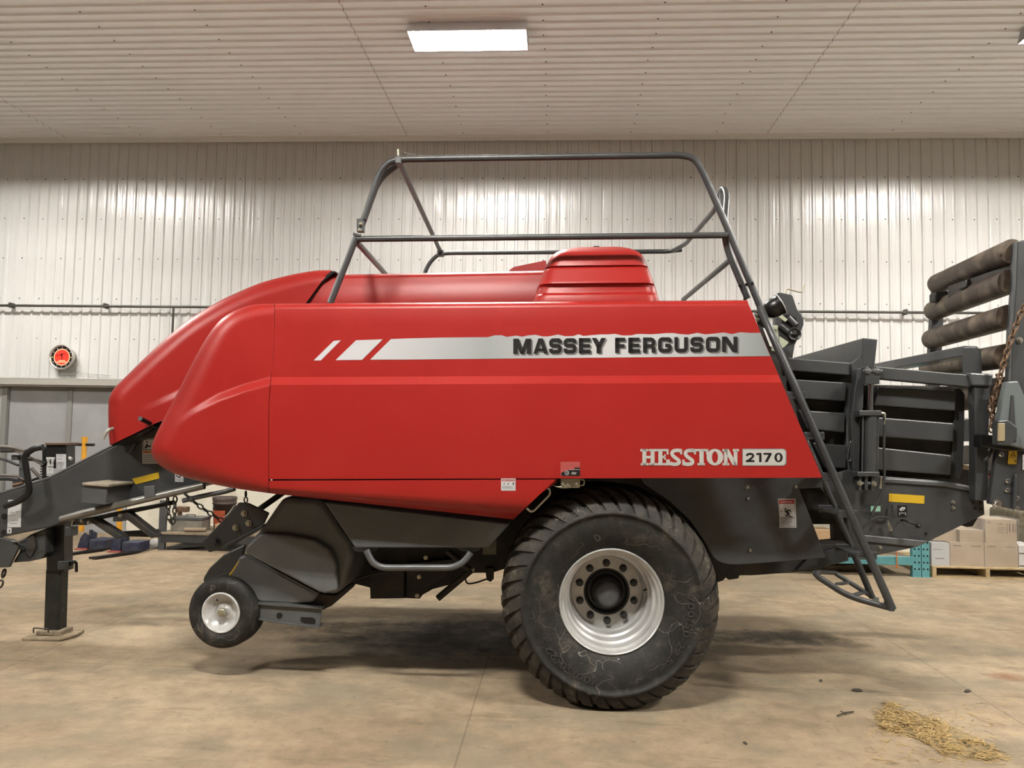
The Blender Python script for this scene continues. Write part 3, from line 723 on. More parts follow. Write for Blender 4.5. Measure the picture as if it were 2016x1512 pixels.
mb.use(INK); fn = lambda a, b: P(*hx(a, b), VL-0.002)
ribbon(mb, fn, [(q.x, q.y) for q in catmull([(1432,180,0),(1442,160,0),(1475,153,0),(1506,162,0),(1512,182,0),(1490,210,0),(1445,243,0)], 5)], 27)
hr(mb, 1420, 233, 1530, 258, VL-0.002); hr(mb, 1590, 140, 1620, 258, VL-0.002); hp(mb, [(1555,142),(1600,140),(1600,164),(1555,170)], VL-0.002)
hr(mb, 1645, 140, 1750, 164, VL-0.002); hp(mb, [(1712,160),(1750,160),(1697,258),(1660,258)], VL-0.002)
ell(mb, 1838, 199, 54, 61, 22, 40, VL-0.002)
mb.build('model_badge', None, side)
def decal(name, base, xa, ya, xb, yb, v, parent, items, skew=0, label=None):
    mb = MB(); mb.use(base); mb.extrude([P(a, b, v) for a, b in ((xa, ya), (xb, ya), (xb+skew, yb), (xa+skew, yb))], Vector((0, 0.0012, 0)))
    e = 0
    for m, q in items:
        e += 1; mb.use(m); vv = v-0.0004*e
        if isinstance(q, tuple) and isinstance(q[0], str): put_text(mb, q[0], lambda a, b: P(a, b, vv), q[1], q[2], q[3], q[4])
        else: mb.add([P(a, b, vv) for a, b in q], [tuple(range(len(q)))])
    o = mb.build(name, None, parent)
    if label: o['label'] = label
    return o
def rc(a, b, c, d): return [(a, b), (c, b), (c, d), (a, d)]
decal('danger_decal', PAPER, 986.5, 942, 1015, 966, -0.0486, flap, [(DRED, rc(988, 943.5, 1013.5, 948)), (PAPER, ('DANGER', 993.5, 947.6, 19, 3.4)), (PAPER, [(990, 947.5), (992, 944), (994, 947.5)]),
      (INK, [(991, 954), (993, 950), (994, 952), (992, 954)]), (INK, [(998, 954), (1002, 950.5), (1003, 951.5), (999, 954.5)]), (INK, [(1008, 951), (1012, 950), (1012, 954), (1009, 955), (1010.5, 952.5)]), (GINK, rc(988.5, 957, 1012.5, 957.6)), (GINK, rc(988.5, 959, 1008, 959.6)), (GINK, rc(988.5, 961, 1012.5, 961.6))])
decal('operation_decal', mat('faded_pink_print', (0.27, 0.05, 0.045), 0.45), 1103.5, 909, 1142, 937.5, -0.0486, side, [(INK, [(1105, 937), (1105, 930.5), (1116, 926), (1130, 924.5), (1142, 924.5), (1142, 937)]), (INK, rc(1131, 920.5, 1142, 923.5)), (PAPER, rc(1121, 924.3, 1142, 924.9)),
      (PAPER, [(1116+4.2*math.cos(t*PI/6), 931+4.6*math.sin(t*PI/6)) for t in range(12)]), (INK, [(1116+3.3*math.cos(t*PI/6), 931+3.8*math.sin(t*PI/6)) for t in range(12)]), (GINK, rc(1115.3, 928.7, 1117.7, 933.2)), (GINK, [(1124, 933.5), (1127, 929), (1135.5, 930), (1133, 934.5)])])
# ---- handle bar and latch under the shield
ptube('flap_handle', [(1075, 960), (1082, 963), (1083, 973), (1052, 1005), (1045, 1008), (1037, 1001)], 0.0065, ZINC, 0.0, fr=0.03)
la = part('shield_latch', ZINC, [(1104, 942), (1142, 942), (1142, 957), (1141, 961), (1104, 960)], -0.01, 0.03, 0.003)
part('latch_lever', ZINC, [(1088, 955), (1096, 958), (1108, 957), (1118, 953), (1124, 956), (1122, 961), (1108, 961.5), (1096, 959.5)], -0.03, -0.012, 0.002, la)
ptube('latch_loop', [(1143, 944), (1150, 945), (1150, 955), (1143, 956)], 0.004, ZINC, 0.01, la, 0.01)
bolts([(1108, 953), (1118, 955), (1135, 953)], -0.032, 0.007, ZINC, la)

# ---- wheels
def wheel(name, c, parent, R, Wd, rim_r, lip_v, disc_v, lug=True, big=True):
    root = empty(name, (0,0,0)); root.parent = parent; root.location = c      # local axis along v; outer face at v = 0
    seg = 96
    if big:
        Rb = R-0.022
        prof = [(rim_r*0.985, 0.075), (rim_r*1.03, 0.055), (rim_r*1.12, 0.04), (0.36, 0.022), (0.42, 0.006), (0.47, 0.0), (0.498, 0.002), (0.502, -0.008), (0.512, -0.010), (0.520, -0.006), (0.53, 0.010), (0.56, 0.032), (0.585, 0.065), (0.603, 0.115), (Rb-0.003, 0.20), (Rb, Wd/2)]
    else:
        Rb = R-0.004
        prof = [(rim_r*0.98, 0.028), (rim_r*1.05, 0.012), (rim_r*1.25, 0.003), (R*0.78, 0.0), (R*0.90, 0.010), (R*0.96, 0.028), (Rb, 0.055), (Rb, Wd/2)]
    full = prof + [(r, Wd-o) for r, o in prof[-2::-1]]
    mb = MB(); mb.lathe(full, (0,0,0), 'y', seg)
    if lug:
        N = 40
        for sgn in (0, 1):
            for i in range(N):
                a0 = 2*PI*(i+0.5*sgn)/N
                pts = [(Rb-0.004, Wd/2+0.01), (Rb, 0.22), (0.606, 0.115), (0.588, 0.064), (0.560, 0.030), (0.522, 0.002)]
                angs = [0.0, 0.115, 0.20, 0.245, 0.285, 0.33]; hts = [0.026, 0.024, 0.022, 0.017, 0.012, 0.005]; wid = [0.030, 0.042, 0.052, 0.060, 0.062, 0.064]
                rings = []
                for q, ((r, o), da, hh, w) in enumerate(zip(pts, angs, hts, wid)):
                    oo = o if sgn == 0 else Wd-o
                    # outward normal of the carcass in (r, v)
                    k2 = [(1, 0), (1, -0.12), (0.85, -0.5), (0.62, -0.78), (0.45, -0.9), (0.3, -0.95)][q]; nl = math.hypot(*k2); nr, nv = k2[0]/nl, k2[1]/nl*(1 if sgn == 0 else -1)
                    a = a0 - da; ring = []
                    for (dw, dh) in ((-w*0.62, -0.006), (w*0.62, -0.006), (w/2, hh), (-w/2, hh)):
                        aa = a + dw/r; r2 = r+nr*dh; ring.append(Vector((r2*math.cos(aa), oo+nv*dh, r2*math.sin(aa))))
                    rings.append(ring)
                mb.ring_faces(rings, True, True, False)
    if big:     # contact patch: rubber flattened where it stands on the slab
        pass
    ty = mb.build('tyre', TYRE, root)
    return root, ty
wc = P(1203.4, 1183.4, 0.115)
WR, WW = 0.640, 0.68
v_face = 0.04
wheel1, tyre1 = wheel('main_wheel', (wc.x, v_face, wc.z), BALER, WR, WW, 0.300, 0.07, 0.36)
# keep the tyre on the floor: squash the vertices that would pass below it
gnd = (MI @ (Vector((0,0,0)) - ORG))                      # not used for tilt, only level
def floor_w(u, v): # local w of the floor under local (u, v)
    # ORG + MR*(u,v,w) has z = 0
    return -(ORG.z + MR[2][0]*u + MR[2][1]*v)/MR[2][2]
def squash(o, c):
    for vx in o.data.vertices:
        w = c[2]+vx.co.z; f = floor_w(c[0]+vx.co.x, c[1]+vx.co.y)
        if w < f+0.002: vx.co.z = f+0.002-c[2]
squash(tyre1, (wc.x, v_face, wc.z))
# sidewall lettering, raised in the rubber
mb = MB()
SCUFF = mat('scuffed_rubber', (0.026, 0.024, 0.021), 0.6, col2=(0.012, 0.0115, 0.011), nscale=14, nlo=0.45, nhi=0.65)
def side_text(s, a_mid, r, size, length):
    vs, fs, w = text_geo(s); mb = MB()
    for dv, top_ in ((-0.004, True),):
        mb.add([Vector(((r+b*size)*math.cos(a_mid+(0.5-a/w)*length/r), 0.0015-0.0055, (r+b*size)*math.sin(a_mid+(0.5-a/w)*length/r))) for a, b in vs], fs)
    mb.build('sidewall_lettering', SCUFF, wheel1)
side_text('700/50-22.5', math.radians(232), 0.425, 0.055, 0.40)
side_text('700/50-22.5', math.radians(-20), 0.425, 0.055, 0.40)
mb = MB(); d0 = 0.345
mb.lathe([(0.302, 0.085), (0.3035, 0.058), (0.297, 0.051), (0.291, 0.057), (0.284, 0.085), (0.270, 0.092), (0.263, 0.150), (0.250, 0.158), (0.246, 0.235), (0.233, 0.243), (0.229, 0.300), (0.219, 0.312), (0.2126, d0), (0.14, d0), (0.14, d0+0.02)], (0,0,0), 'y', 80)
mb.lathe([(0.300, 0.60), (0.245, 0.56), (0.245, 0.36)], (0,0,0), 'y', 64)
rim = mb.build('rim', SILVER, wheel1); md = rim.modifiers.new('es', 'EDGE_SPLIT'); md.split_angle = math.radians(24)
mb = MB(); mb.lathe([(0.141, d0-0.002), (0.138, d0-0.006), (0.125, d0+0.01), (0.118, d0+0.03), (0.10, d0+0.03), (0.095, d0-0.02), (0.085, d0-0.045), (0.075, d0-0.05), (0.074, d0-0.07), (0.0, d0-0.07)], (0,0,0), 'y', 48)
hub = mb.build('hub', HUBM, wheel1)
mb = MB(); mb.lathe([(0.073, d0-0.055), (0.071, d0-0.085), (0.055, d0-0.10), (0.032, d0-0.112), (0.0, d0-0.118)], (0,0,0), 'y', 40); hc = mb.build('hub_cap', HUBC, wheel1)
for kx in range(10):
    a = PI/10 + kx*PI/5; cx_, cz_ = 0.173*math.cos(a), 0.173*math.sin(a)
    mb = MB(); mb.lathe([(0.0, d0-0.04), (0.010, d0-0.04), (0.011, d0-0.03), (0.018, d0-0.03), (0.020, d0-0.022), (0.020, d0-0.006), (0.024, d0-0.004), (0.024, d0)], (cx_, 0, cz_), 'y', 10, False); mb.build('wheel_nut', HUBM, wheel1)
a = math.radians(8); mb = MB(); mb.tube([(0.235*math.cos(a), 0.25, 0.235*math.sin(a)), (0.21*math.cos(a), 0.235, 0.21*math.sin(a))], 0.005, 8); mb.build('valve_stem', BLACK, wheel1)
w2 = copy_tree(wheel1, BALER); w2.scale = (1, -1, 1); w2.location = (wc.x, 2.68, wc.z)
gc = P(432.5, 1207.5, 0.40)
gw, gty = wheel('gauge_wheel', gc, BALER, 71.5/1514*4.86, 0.205, 0.122, 0, 0, lug=False, big=False)
mb = MB(); mb.lathe([(0.124, 0.030), (0.126, 0.010), (0.120, 0.004), (0.112, 0.010), (0.106, 0.028), (0.090, 0.036), (0.080, 0.058), (0.060, 0.062), (0.045, 0.052), (0.028, 0.050), (0.028, 0.03)], (0,0,0), 'y', 48); mb.build('rim', mat('white_rim_paint', (0.44, 0.44, 0.435), 0.28, col2=(0.36, 0.355, 0.34), nscale=20), gw)
mb = MB(); mb.lathe([(0.026, 0.06), (0.026, 0.018), (0.020, 0.014), (0.0, 0.014)], (0,0,0), 'y', 20); mb.lathe([(0.018, 0.02), (0.016, 0.0), (0, -0.002)], (0,0,0), 'y', 6, False); mb.build('axle_nut', ZINC, gw)
mb = MB(); mb.tube([(-0.03, 0.03, 0.07), (-0.033, 0.01, 0.085)], 0.005, 8); mb.build('valve_stem', BLACK, gw)
# tread grooves of the gauge wheel
gw.rotation_euler = (0, 0, math.radians(-6))

# ---- dark body inside, fender plate, frame
part('chamber_body', DARK, [(600, 640), (1500, 640), (1560, 800), (1600, 940), (1440, 950), (1330, 1000), (1100, 1090), (720, 1060), (600, 930)], 0.80, 1.95, 0)  # solid core, like the near filler below, added to block light inside
part('inner_filler', DARK, [(560, 800), (1560, 780), (1600, 942), (1300, 944), (1060, 950), (1020, 1010), (960, 1020), (560, 968), (536, 960), (536, 900)], 0.42, 0.80, 0)
part('inner_filler', DARK, [(600, 700), (1500, 700), (1560, 800), (1580, 950), (1330, 960), (1200, 950), (1060, 960), (1010, 1030), (700, 1010), (560, 968)], 1.95, 2.62, 0)  # unseen far-side mass, added to keep back-row light off the floor underneath
part('belly_frame', DARK, [(600, 930), (1560, 930), (1560, 985), (1400, 1010), (1250, 960), (1100, 960), (1010, 1060), (720, 1040)], 0.85, 2.0, 0)
fen = part('rear_fender', GREY, [(1255, 925), (1610, 925), (1622, 960), (1573, 962), (1600, 1030), (1626, 1098), (1550, 1105), (1455, 1111.5), (1432, 1111), (1415, 1106), (1404, 1097), (1387, 1067), (1357, 1024), (1317, 987), (1267, 953)], 0.30, 0.325, 0.004)
part('inner_fender', DARK, [(1040, 925), (1440, 925), (1440, 1084), (1392, 1082), (1300, 1062), (1040, 1062)], 0.76, 0.79, 0)
part('wheel_arch', DARK, [(1040, 935), (1480, 935), (1420, 1100), (1395, 1085), (1360, 1030), (1310, 985), (1250, 955), (1180, 946), (1100, 952), (1040, 985)], 0.34, 0.42, 0)
bolts([(1471, 959), (1472, 981), (1476, 1083), (1566, 958)], 0.30, 0.009, BOLT, fen)
decal('danger_decal', PAPER, 1532, 982, 1566, 1039, 0.298, fen, [(INK, rc(1533.6, 983.6, 1564.6, 1037.2)), (PAPER, rc(1534.2, 984.2, 1564, 1036.6)), (DRED, rc(1534.2, 984.2, 1564, 992)), (PAPER, ('DANGER', 1542, 990, 17, 3.8)), (PAPER, [(1537.5, 989.8), (1539.3, 986.5), (1541, 989.8)]),
      (INK, rc(1534.5, 1019, 1564.5, 1020.2)), (INK, [(1546.5+1.9*math.cos(t*PI/5), 1002+1.9*math.sin(t*PI/5)) for t in range(10)]), (INK, [(1542, 1004), (1547, 1005.5), (1552, 1003), (1555, 1003.5), (1558.3, 1007.5), (1556.8, 1008.2), (1553, 1005.2), (1551.5, 1006.5), (1554, 1010.5), (1554.8, 1016), (1561, 1016.5), (1561, 1017.8), (1553.5, 1018), (1552, 1012.5), (1551, 1016.5), (1545.5, 1016.5), (1546.3, 1014.8), (1549.5, 1013), (1550, 1011), (1545.5, 1007)]), (INK, [(1537, 1007.5), (1539, 1005), (1540, 1006), (1538.5, 1008.3)])]
      + [(GINK, rc(1537, 1022+i*2.1, 1537+w, 1023+i*2.1)) for i, w in enumerate((23, 24, 22, 24, 20, 18, 24))], 2.0)
part('rear_frame_beam', DARK, [(1392, 1080), (1404, 1090), (1670, 1068), (1671, 1104), (1600, 1122), (1550, 1128), (1480, 1133), (1456, 1133), (1454, 1139), (1435, 1142), (1430, 1136), (1424, 1143), (1412, 1147), (1408, 1130)], 0.55, 0.75, 0.004)
part('rear_frame_plate', GREY, [(1626, 1085), (1668, 1072), (1669, 1103), (1600, 1122), (1570, 1122), (1590, 1100)], 0.50, 0.55, 0.004)

# ---- belly
part('pickup_frame', DARK, [(560, 985), (1015, 985), (1010, 1085), (1000, 1118), (975, 1126), (955, 1128), (925, 1128), (905, 1135), (890, 1150), (852, 1160), (820, 1178), (730, 1178), (728, 1157), (700, 1150), (660, 1170)], 0.95, 1.7, 0.005)
part('belly_plate', DARK, [(728, 1122), (795, 1122), (795, 1178), (729, 1179)], 0.85, 0.93, 0.004)
part('belly_plate', DARK, [(800, 1110), (905, 1100), (880, 1135), (848, 1152), (826, 1179), (800, 1178)], 0.88, 0.93, 0.004)
ptube('brace_bar', [(862, 1178), (927, 1123)], 0.022, DARK, 0.75)
ptube('brace_bar', [(880, 1085), (925, 1122)], 0.02, DARK, 0.75)
ptube('brace_bar', [(560, 968), (500, 1010)], 0.02, DARK, 0.85)
ptube('belly_hose', [(690, 1145), (730, 1130), (790, 1122), (850, 1126)], 0.008, RUBB, 0.8, fr=0.05)
ptube('wire_hook', [(915, 1130), (918, 1150), (935, 1148), (958, 1140), (967, 1135)], 0.006, BLACK, 0.95, fr=0.03)
part('frame_lug', DARK, [(955, 1120), (972, 1118), (972, 1140), (966, 1146), (958, 1142)], 0.9, 0.94, 0.003)
bolts([(838, 1098), (825, 1136), (821, 1173), (930, 1122)], 0.83, 0.010, ZINC)
decal('data_plate', mat('plate_olive', (0.10, 0.09, 0.06), 0.5), 950, 1062, 977, 1092, 0.6, BALER, [(GINK, rc(951, 1081, 976, 1082)), (GINK, rc(953, 1084, 974, 1084.6)), (GINK, rc(953, 1087, 970, 1087.6))])
st = part('step_tray', GREYL, [(638, 988), (1004, 1031.5), (961, 1078.5), (699, 1078.5), (692, 1068)], 0.16, 0.62, 0.008)
part('tray_lug', GREY, [(690, 1076), (745, 1076), (738, 1084), (725, 1088), (700, 1086)], 0.2, 0.24, 0.004, st)
part('tray_lug', GREY, [(895, 1076), (950, 1076), (942, 1084), (925, 1088), (905, 1084)], 0.2, 0.24, 0.004, st)
ptube('step_bar', [(721, 1083), (733, 1108), (752, 1117.5), (890, 1117.5), (912, 1108), (927, 1088)], 0.0195, GREYL, 0.15, fr=0.09, seg=14)

# ---- pickup end shields
pk = part('pickup_shield', HULL, [(556, 978), (622, 980), (640, 990), (692, 1068), (695, 1100), (681, 1146), (664, 1173), (627, 1167), (480, 1089), (483, 1074), (513, 1041), (543, 997)], 0.40, 1.15, 0.075, bseg=6, wn=True)
part('shield_bulge', HULL, [(512, 1050), (560, 1053), (618, 1063), (648, 1082), (662, 1110), (664, 1164), (640, 1169), (627, 1166), (481, 1089), (483, 1077)], 0.335, 0.55, 0.06, pk, bseg=6, wn=True)
part('pickup_skirt', HULL, [(483, 1092), (628, 1168), (616, 1186), (575, 1191), (512, 1187), (462, 1160), (452, 1132), (470, 1096)], 0.45, 1.1, 0.05, bseg=5, wn=True)
ptube('skirt_edge_strip', [(482, 1091), (627, 1169)], 0.006, HULL, 0.455)
part('skirt_lower', DARK, [(575, 1188), (628, 1168), (664, 1172), (655, 1192), (636, 1201), (600, 1195)], 0.5, 1.1, 0.01)
ptube('yellow_edge_strip', [(453, 1133), (475, 1100)], 0.008, YELLOW, 0.46)
part('far_pickup_guard', GREY, [(484, 1070), (440, 1092), (412, 1118), (401, 1136), (399, 1145), (460, 1145), (475, 1110)], 0.95, 1.0, 0.01)
br = part('lift_bracket', GREY, [(395, 1069), (416, 1048), (458, 1003), (470, 989), (489, 991), (529, 1010), (519, 1031), (433, 1080), (412, 1088), (404, 1081)], 0.62, 0.645, 0.006)
bolts([(480, 1011), (489, 1030), (463, 1039)], 0.61, 0.014, ZINC, br)
bolts([(424, 1066)], 0.61, 0.016, GREY, br)
part('bracket_flange', GREY, [(433, 1078), (518, 1032), (519, 1038), (440, 1083)], 0.60, 0.72, 0.003)
arm = part('gauge_wheel_arm', GREYL, [(508, 1188), (560, 1189), (628, 1197), (634, 1199), (629, 1236), (575, 1230), (508, 1219)], 0.46, 0.47, 0.004)
part('arm_flange', GREYL, [(508, 1186), (560, 1187.5), (634, 1196), (634, 1200), (508, 1191)], 0.44, 0.55, 0.003)
part('arm_flange', GREYL, [(508, 1217), (575, 1228), (629, 1234), (629, 1237), (575, 1232), (508, 1221)], 0.45, 0.55, 0.003)
mb = MB(); c = P(550, 1212, 0.457); disc(mb, 0, 0.019, c.y, 16, c.x, c.z); mb.build('arm_hole', BLACK, arm); mb = MB(); prism(mb, [(592, 1215), (615, 1216), (621, 1220), (620, 1228), (600, 1227), (592, 1223)], 0.456, 0.459); mb.build('arm_hole', BLACK, arm)
part('axle_block', GREY, [(440, 1196), (515, 1198), (515, 1214), (440, 1216)], 0.55, 0.62, 0.004)

# ---- guard rails
VR = 0.25
gr = empty('guard_rail', (0,0,0)); gr.parent = BALER
RR = 0.0205
ptube('rail_post', [(650, 597), (703, 463)], RR, GREY, VR, gr)
ptube('mid_rail', [(703, 470.5), (1432, 463)], RR*0.95, GREY, VR, gr)
ptube('top_rail', [(716, 432), (738, 365), (748, 338), (766, 318), (795, 313.5), (1340, 305.5), (1366, 311), (1382, 335), (1428, 440), (1470, 540), (1504, 622)], RR, GREY, VR, gr, 0.09)
ptube('rail_brace', [(709, 455), (746, 352), (786, 322)], RR*0.9, GREY, VR+0.06, gr, 0.08)
ptube('rail_cross_bar', [(786, 320, VR+0.03), (868, 497, 2.45)], 0.018, GREY, None, gr)
ptube('rail_cross_bar', [(702, 476, VR+0.03), (770, 552, 2.1)], 0.02, GREY, None, gr)
ptube('far_top_rail', [(834, 545), (843, 520), (862, 501), (880, 498.5), (1320, 494.5), (1342, 492)], 0.0185, GREY, 2.45, gr, 0.1)
ptube('rear_cross_rail', [(1250, 496, 2.45), (1322, 495.5, 2.45), (1350, 480, 2.1), (1408, 412, 0.95), (1421, 371, 0.62), (1427, 372, 0.55), (1431, 386, 0.48), (1427, 440, VR+0.03)], 0.019, GREY, None, gr, 0.08)
ptube('rear_cross_rail', [(1345, 590, 2.45), (1440, 510, 0.80)], 0.02, GREY, None, gr)
ptube('rear_post', [(1427, 462, VR+0.03), (1431, 488, VR+0.06), (1441, 515, VR+0.06), (1472, 588, VR+0.06)], RR, GREY, None, gr, 0.05)
ptube('rear_hook', [(1421, 371, 0.62), (1420, 385, 0.62), (1428, 440, 0.45)], 0.017, GREY, None, gr)
mb = MB()
pbox(mb, 778, 308, 790, 321, VR-0.03, VR+0.06); pbox(mb, 702, 430, 716, 456, VR-0.015, VR+0.02); prism(mb, [(695, 457), (710, 461), (709, 466), (694, 462)], VR-0.025, VR+0.03)
mb.build('rail_clamp', GREY, gr, 0.003)
ptube('rail_pin', [(784, 307), (783.5, 294)], 0.006, ZINC, VR, gr); ptube('pin_cable', [(783.5, 295), (800, 301), (828, 307)], 0.0014, GREYL, VR, gr)
bolts([(710, 441), (708, 453)], VR-0.022, 0.008, ZINC, gr)
bolts([(1457, 562), (1467, 588)], VR+0.03, 0.007, BLACK, gr); bolts([(1481, 558), (1470, 560)], VR-0.02, 0.007, BLACK, gr)
part('far_rail_clamp', GREY, [(860, 492), (873, 492), (873, 503), (860, 503)], 2.4, 2.47, 0.004, gr)
# ---- ladder
ld = empty('ladder', (0,0,0)); ld.parent = BALER
LV, LF = 0.06, 0.38
ptube('ladder_rail', [(1497, 606, VR), (1520, 660, 0.12), (1560, 750, LV), (1757, 1199, LV)], 0.0225, GREY, None, ld, 0.1, 14)
ptube('ladder_rail', [(1585, 865), (1620, 945), (1717, 1176)], 0.0195, GREY, LF, ld, 0, 14)
for (xa, ya) in ((1573, 778), (1608, 858), (1643, 938), (1676, 1012), (1711, 1094)):
    a = P(xa, ya, LV); mb = MB(); mb.box(a.x-0.065, a.x+0.04, LV+0.0, LF+0.01, a.z-0.008, a.z+0.006)
    for q in (LV+0.0, LF-0.015): mb.box(a.x-0.07, a.x+0.045, q, q+0.012, a.z-0.022, a.z+0.022)
    mb.build('ladder_step', GREY, ld, 0.003)
mb = MB(); 
mb.tube(fillet(pt([(1604, 1127), (1611, 1136), (1660, 1168), (1690, 1180), (1752, 1197)], LV+0.02), 0.05), 0.017, 10)
mb.tube(fillet(pt([(1604, 1127, LV+0.02), (1612, 1126, 0.2), (1645, 1128, LF)], None), 0.03), 0.013, 10)
mb.tube(pt([(1645, 1129), (1722, 1178)], LF), 0.014, 10)
for (a, b) in (((1650, 1150), (1668, 1147)), ((1680, 1172), (1700, 1166)), ((1725, 1188), (1724, 1178))):
    mb.bar(P(*a, LV+0.02), P(*b, LF), 0.035, 0.012, Vector((0,0,1)))
mb.build('folding_step', GREY, ld)
mb = MB(); pbox(mb, 1752, 1190, 1762, 1204, LV-0.02, LV+0.06); mb.build('rail_foot', GREY, ld, 0.003)

part('ladder_mount_plate', DARK, [(1498, 672), (1522, 684), (1545, 712), (1552, 780), (1530, 760), (1508, 705)], 0.70, 0.73, 0.003)
part('corner_gusset', DARK, [(1884, 922), (1926, 928), (1924, 968), (1880, 955)], 0.9, 0.95, 0.003)
# ---- work light, knotter bracket
wl = P(1527, 604, 0.33)
mb = MB(); mb.lathe([(0.0, -0.075), (0.035, -0.07), (0.055, -0.045), (0.062, -0.01), (0.062, 0.02), (0.066, 0.024), (0.066, 0.034)], (0,0,0), 'z', 28); lamp = mb.build('work_lamp', BLACK, BALER)
lamp.location = wl; lamp.rotation_euler = (0.15, math.radians(62), 0.0)
mb = MB(); mb.lathe([(0.058, 0.032), (0.067, 0.032), (0.067, 0.037), (0.058, 0.037)], (0,0,0), 'z', 28); mb.build('lamp_bezel', WHITE, lamp)
mb = MB(); mb.lathe([(0.0, 0.03), (0.060, 0.030)], (0,0,0), 'z', 28); mb.build('lamp_lens', CHROME, lamp)
part('lamp_bracket', BLACK, [(1490, 612), (1502, 612), (1512, 625), (1518, 640), (1512, 645), (1496, 636)], 0.30, 0.36, 0.004)
bolts([(1489, 620), (1492, 629)], 0.29, 0.008, ZINC)
kb = part('twine_bracket', GREY, [(1531, 576.5), (1535.5, 575.6), (1558, 580), (1561, 583), (1570, 609), (1577, 617), (1582.5, 629), (1582.5, 639), (1575, 658), (1565, 679), (1561, 703), (1561, 712), (1543, 712), (1530, 686), (1526, 640), (1529, 588)], 0.74, 0.80, 0.005)
part('bracket_recess', BLACK, [(1540, 621), (1556, 619), (1568, 626), (1572, 638), (1570, 642), (1556, 640), (1540, 634)], 0.733, 0.745, 0.002, kb)
mb = MB(); mb.tube(fillet(pt([(1545, 578), (1549, 569), (1552, 569), (1572, 575), (1579, 575.5), (1584, 559)], 0.77), 0.02), 0.005, 8); mb.build('crank_handle', ZINC, kb)
c = P(1564, 658, 0.70); mb = MB(); mb.lathe([(0.0, -0.01), (0.012, -0.01), (0.014, 0.0), (0.030, 0.004), (0.038, -0.008), (0.043, -0.008), (0.043, 0.03)], c, 'y', 24); mb.build('pulley', BLACK, kb)
ptube('pulley_arm', [(1551, 625), (1566, 640)], 0.02, GREY, 0.71, kb); ptube('pulley_arm', [(1535, 640), (1560, 660)], 0.02, GREY, 0.72, kb)
PALE = mat('pale_green_plate', (0.29, 0.31, 0.23), 0.45)
part('twine_plate', PALE, [(1520, 640), (1531, 640), (1533, 660), (1534, 680), (1526, 692), (1519, 690), (1522, 665)], 0.66, 0.67, 0.002)
part('twine_plate', PALE, [(1535, 662), (1553, 674), (1545, 683), (1534, 688)], 0.66, 0.67, 0.002)
part('twine_plate', PALE, [(1529, 621), (1537, 617), (1551, 629), (1546, 634)], 0.64, 0.65, 0.002)
bolts([(1525.5, 646)], 0.65, 0.012, PALE)

# ---- bale chamber at the rear
part('bale_chamber', DARK, [(1535, 704), (1690, 716), (1705, 765), (1888, 772), (1886, 930), (1700, 930), (1580, 945)], 0.77, 1.92, 0)
part('chamber_floor', DARK, [(1560, 925), (1890, 938), (1918, 965), (1700, 1032), (1590, 1032), (1560, 1000)], 0.88, 1.9, 0)
part('chamber_floor_post', DARK, [(1640, 1030), (1672, 1030), (1668, 1082), (1642, 1080)], 0.88, 0.94, 0)
part('far_tailgate_post', GREY, [(1896, 826), (1926, 822), (1924, 869), (1896, 869)], 1.5, 1.6, 0.004)
part('far_tailgate_plate', DARK, [(1893, 879), (1924, 877), (1922, 915), (1890, 914)], 1.5, 1.6, 0.004)
part('far_tailgate_plate', DARK, [(1945, 885), (1966, 880), (1958, 980), (1944, 985)], 1.2, 1.3, 0.004)
def beam(pts, v0=0.66, m=GREY): return part('chamber_rib', m, pts, v0, 0.78, 0.008)
beam([(1550, 704), (1676, 714), (1674, 739), (1553, 729)])
beam([(1558, 746), (1668, 753), (1664, 790), (1572, 784)])
beam([(1572, 807), (1665, 813), (1663, 852), (1590, 844)])
beam([(1600, 871), (1668, 877), (1666, 922), (1625, 920)])
part('chamber_corner_plate', GREY, [(1660, 752), (1684, 756), (1688, 940), (1668, 938), (1664, 800)], 0.70, 0.78, 0.004)
part('rear_cross_beam', GREY, [(1699, 665), (1728, 668), (1722, 724), (1696, 724)], 0.66, 2.0, 0.006)
part('cross_beam_gusset', GREY, [(1676, 716), (1696, 700), (1700, 722), (1694, 760), (1688, 770), (1680, 765), (1680, 742)], 0.64, 0.67, 0.003)
tp = part('tailgate_panel', DARK, [(1706, 757), (1883, 761), (1893, 765), (1900, 776), (1899, 860), (1895, 925), (1888, 944), (1702, 937)], 0.70, 0.76, 0.008, wn=False)
part('panel_frame', GREY, [(1880, 763), (1893, 765), (1900, 776), (1899, 860), (1895, 925), (1888, 944), (1872, 942), (1876, 860), (1882, 772)], 0.68, 0.72, 0.006, tp)
for q in ([(1730, 761), (1883, 771), (1881, 809), (1720, 798)], [(1725, 821), (1879, 833), (1877, 870), (1724, 859)], [(1724, 880), (1875, 896), (1872, 936), (1722, 924)]):
    part('panel_rib', GREY, q, 0.62, 0.70, 0.008, tp)
part('upper_link', GREY, [(1722, 721), (1910, 738), (1912, 762), (1726, 745)], 0.52, 0.60, 0.006)
part('tailgate_cross_beam', GREYL, [(1899, 680), (1924, 681), (1932, 690), (1932, 702), (1902, 700)], 0.55, 1.85, 0.006)
part('tailgate_end_plate', GREY, [(1897, 684), (1925, 683), (1932, 690), (1934, 738), (1897, 738)], 0.545, 0.56, 0.005)
cnr = part('tailgate_corner', GREYL, [(1908, 733), (1957, 736), (1953, 761), (1914, 759)], 0.50, 0.62, 0.012)
part('tailgate_post', GREY, [(1918, 757), (1951, 759), (1947, 860), (1945, 986), (1920, 985), (1921, 860)], 0.52, 0.60, 0.008)
cyl_ = empty('hydraulic_cylinder', (0,0,0)); cyl_.parent = BALER
vc = 0.50
mb = MB(); mb.cyl(P(1714.5, 756, vc), P(1713.5, 812, vc), 0.0165, 16); mb.build('piston_rod', CHROME, cyl_)
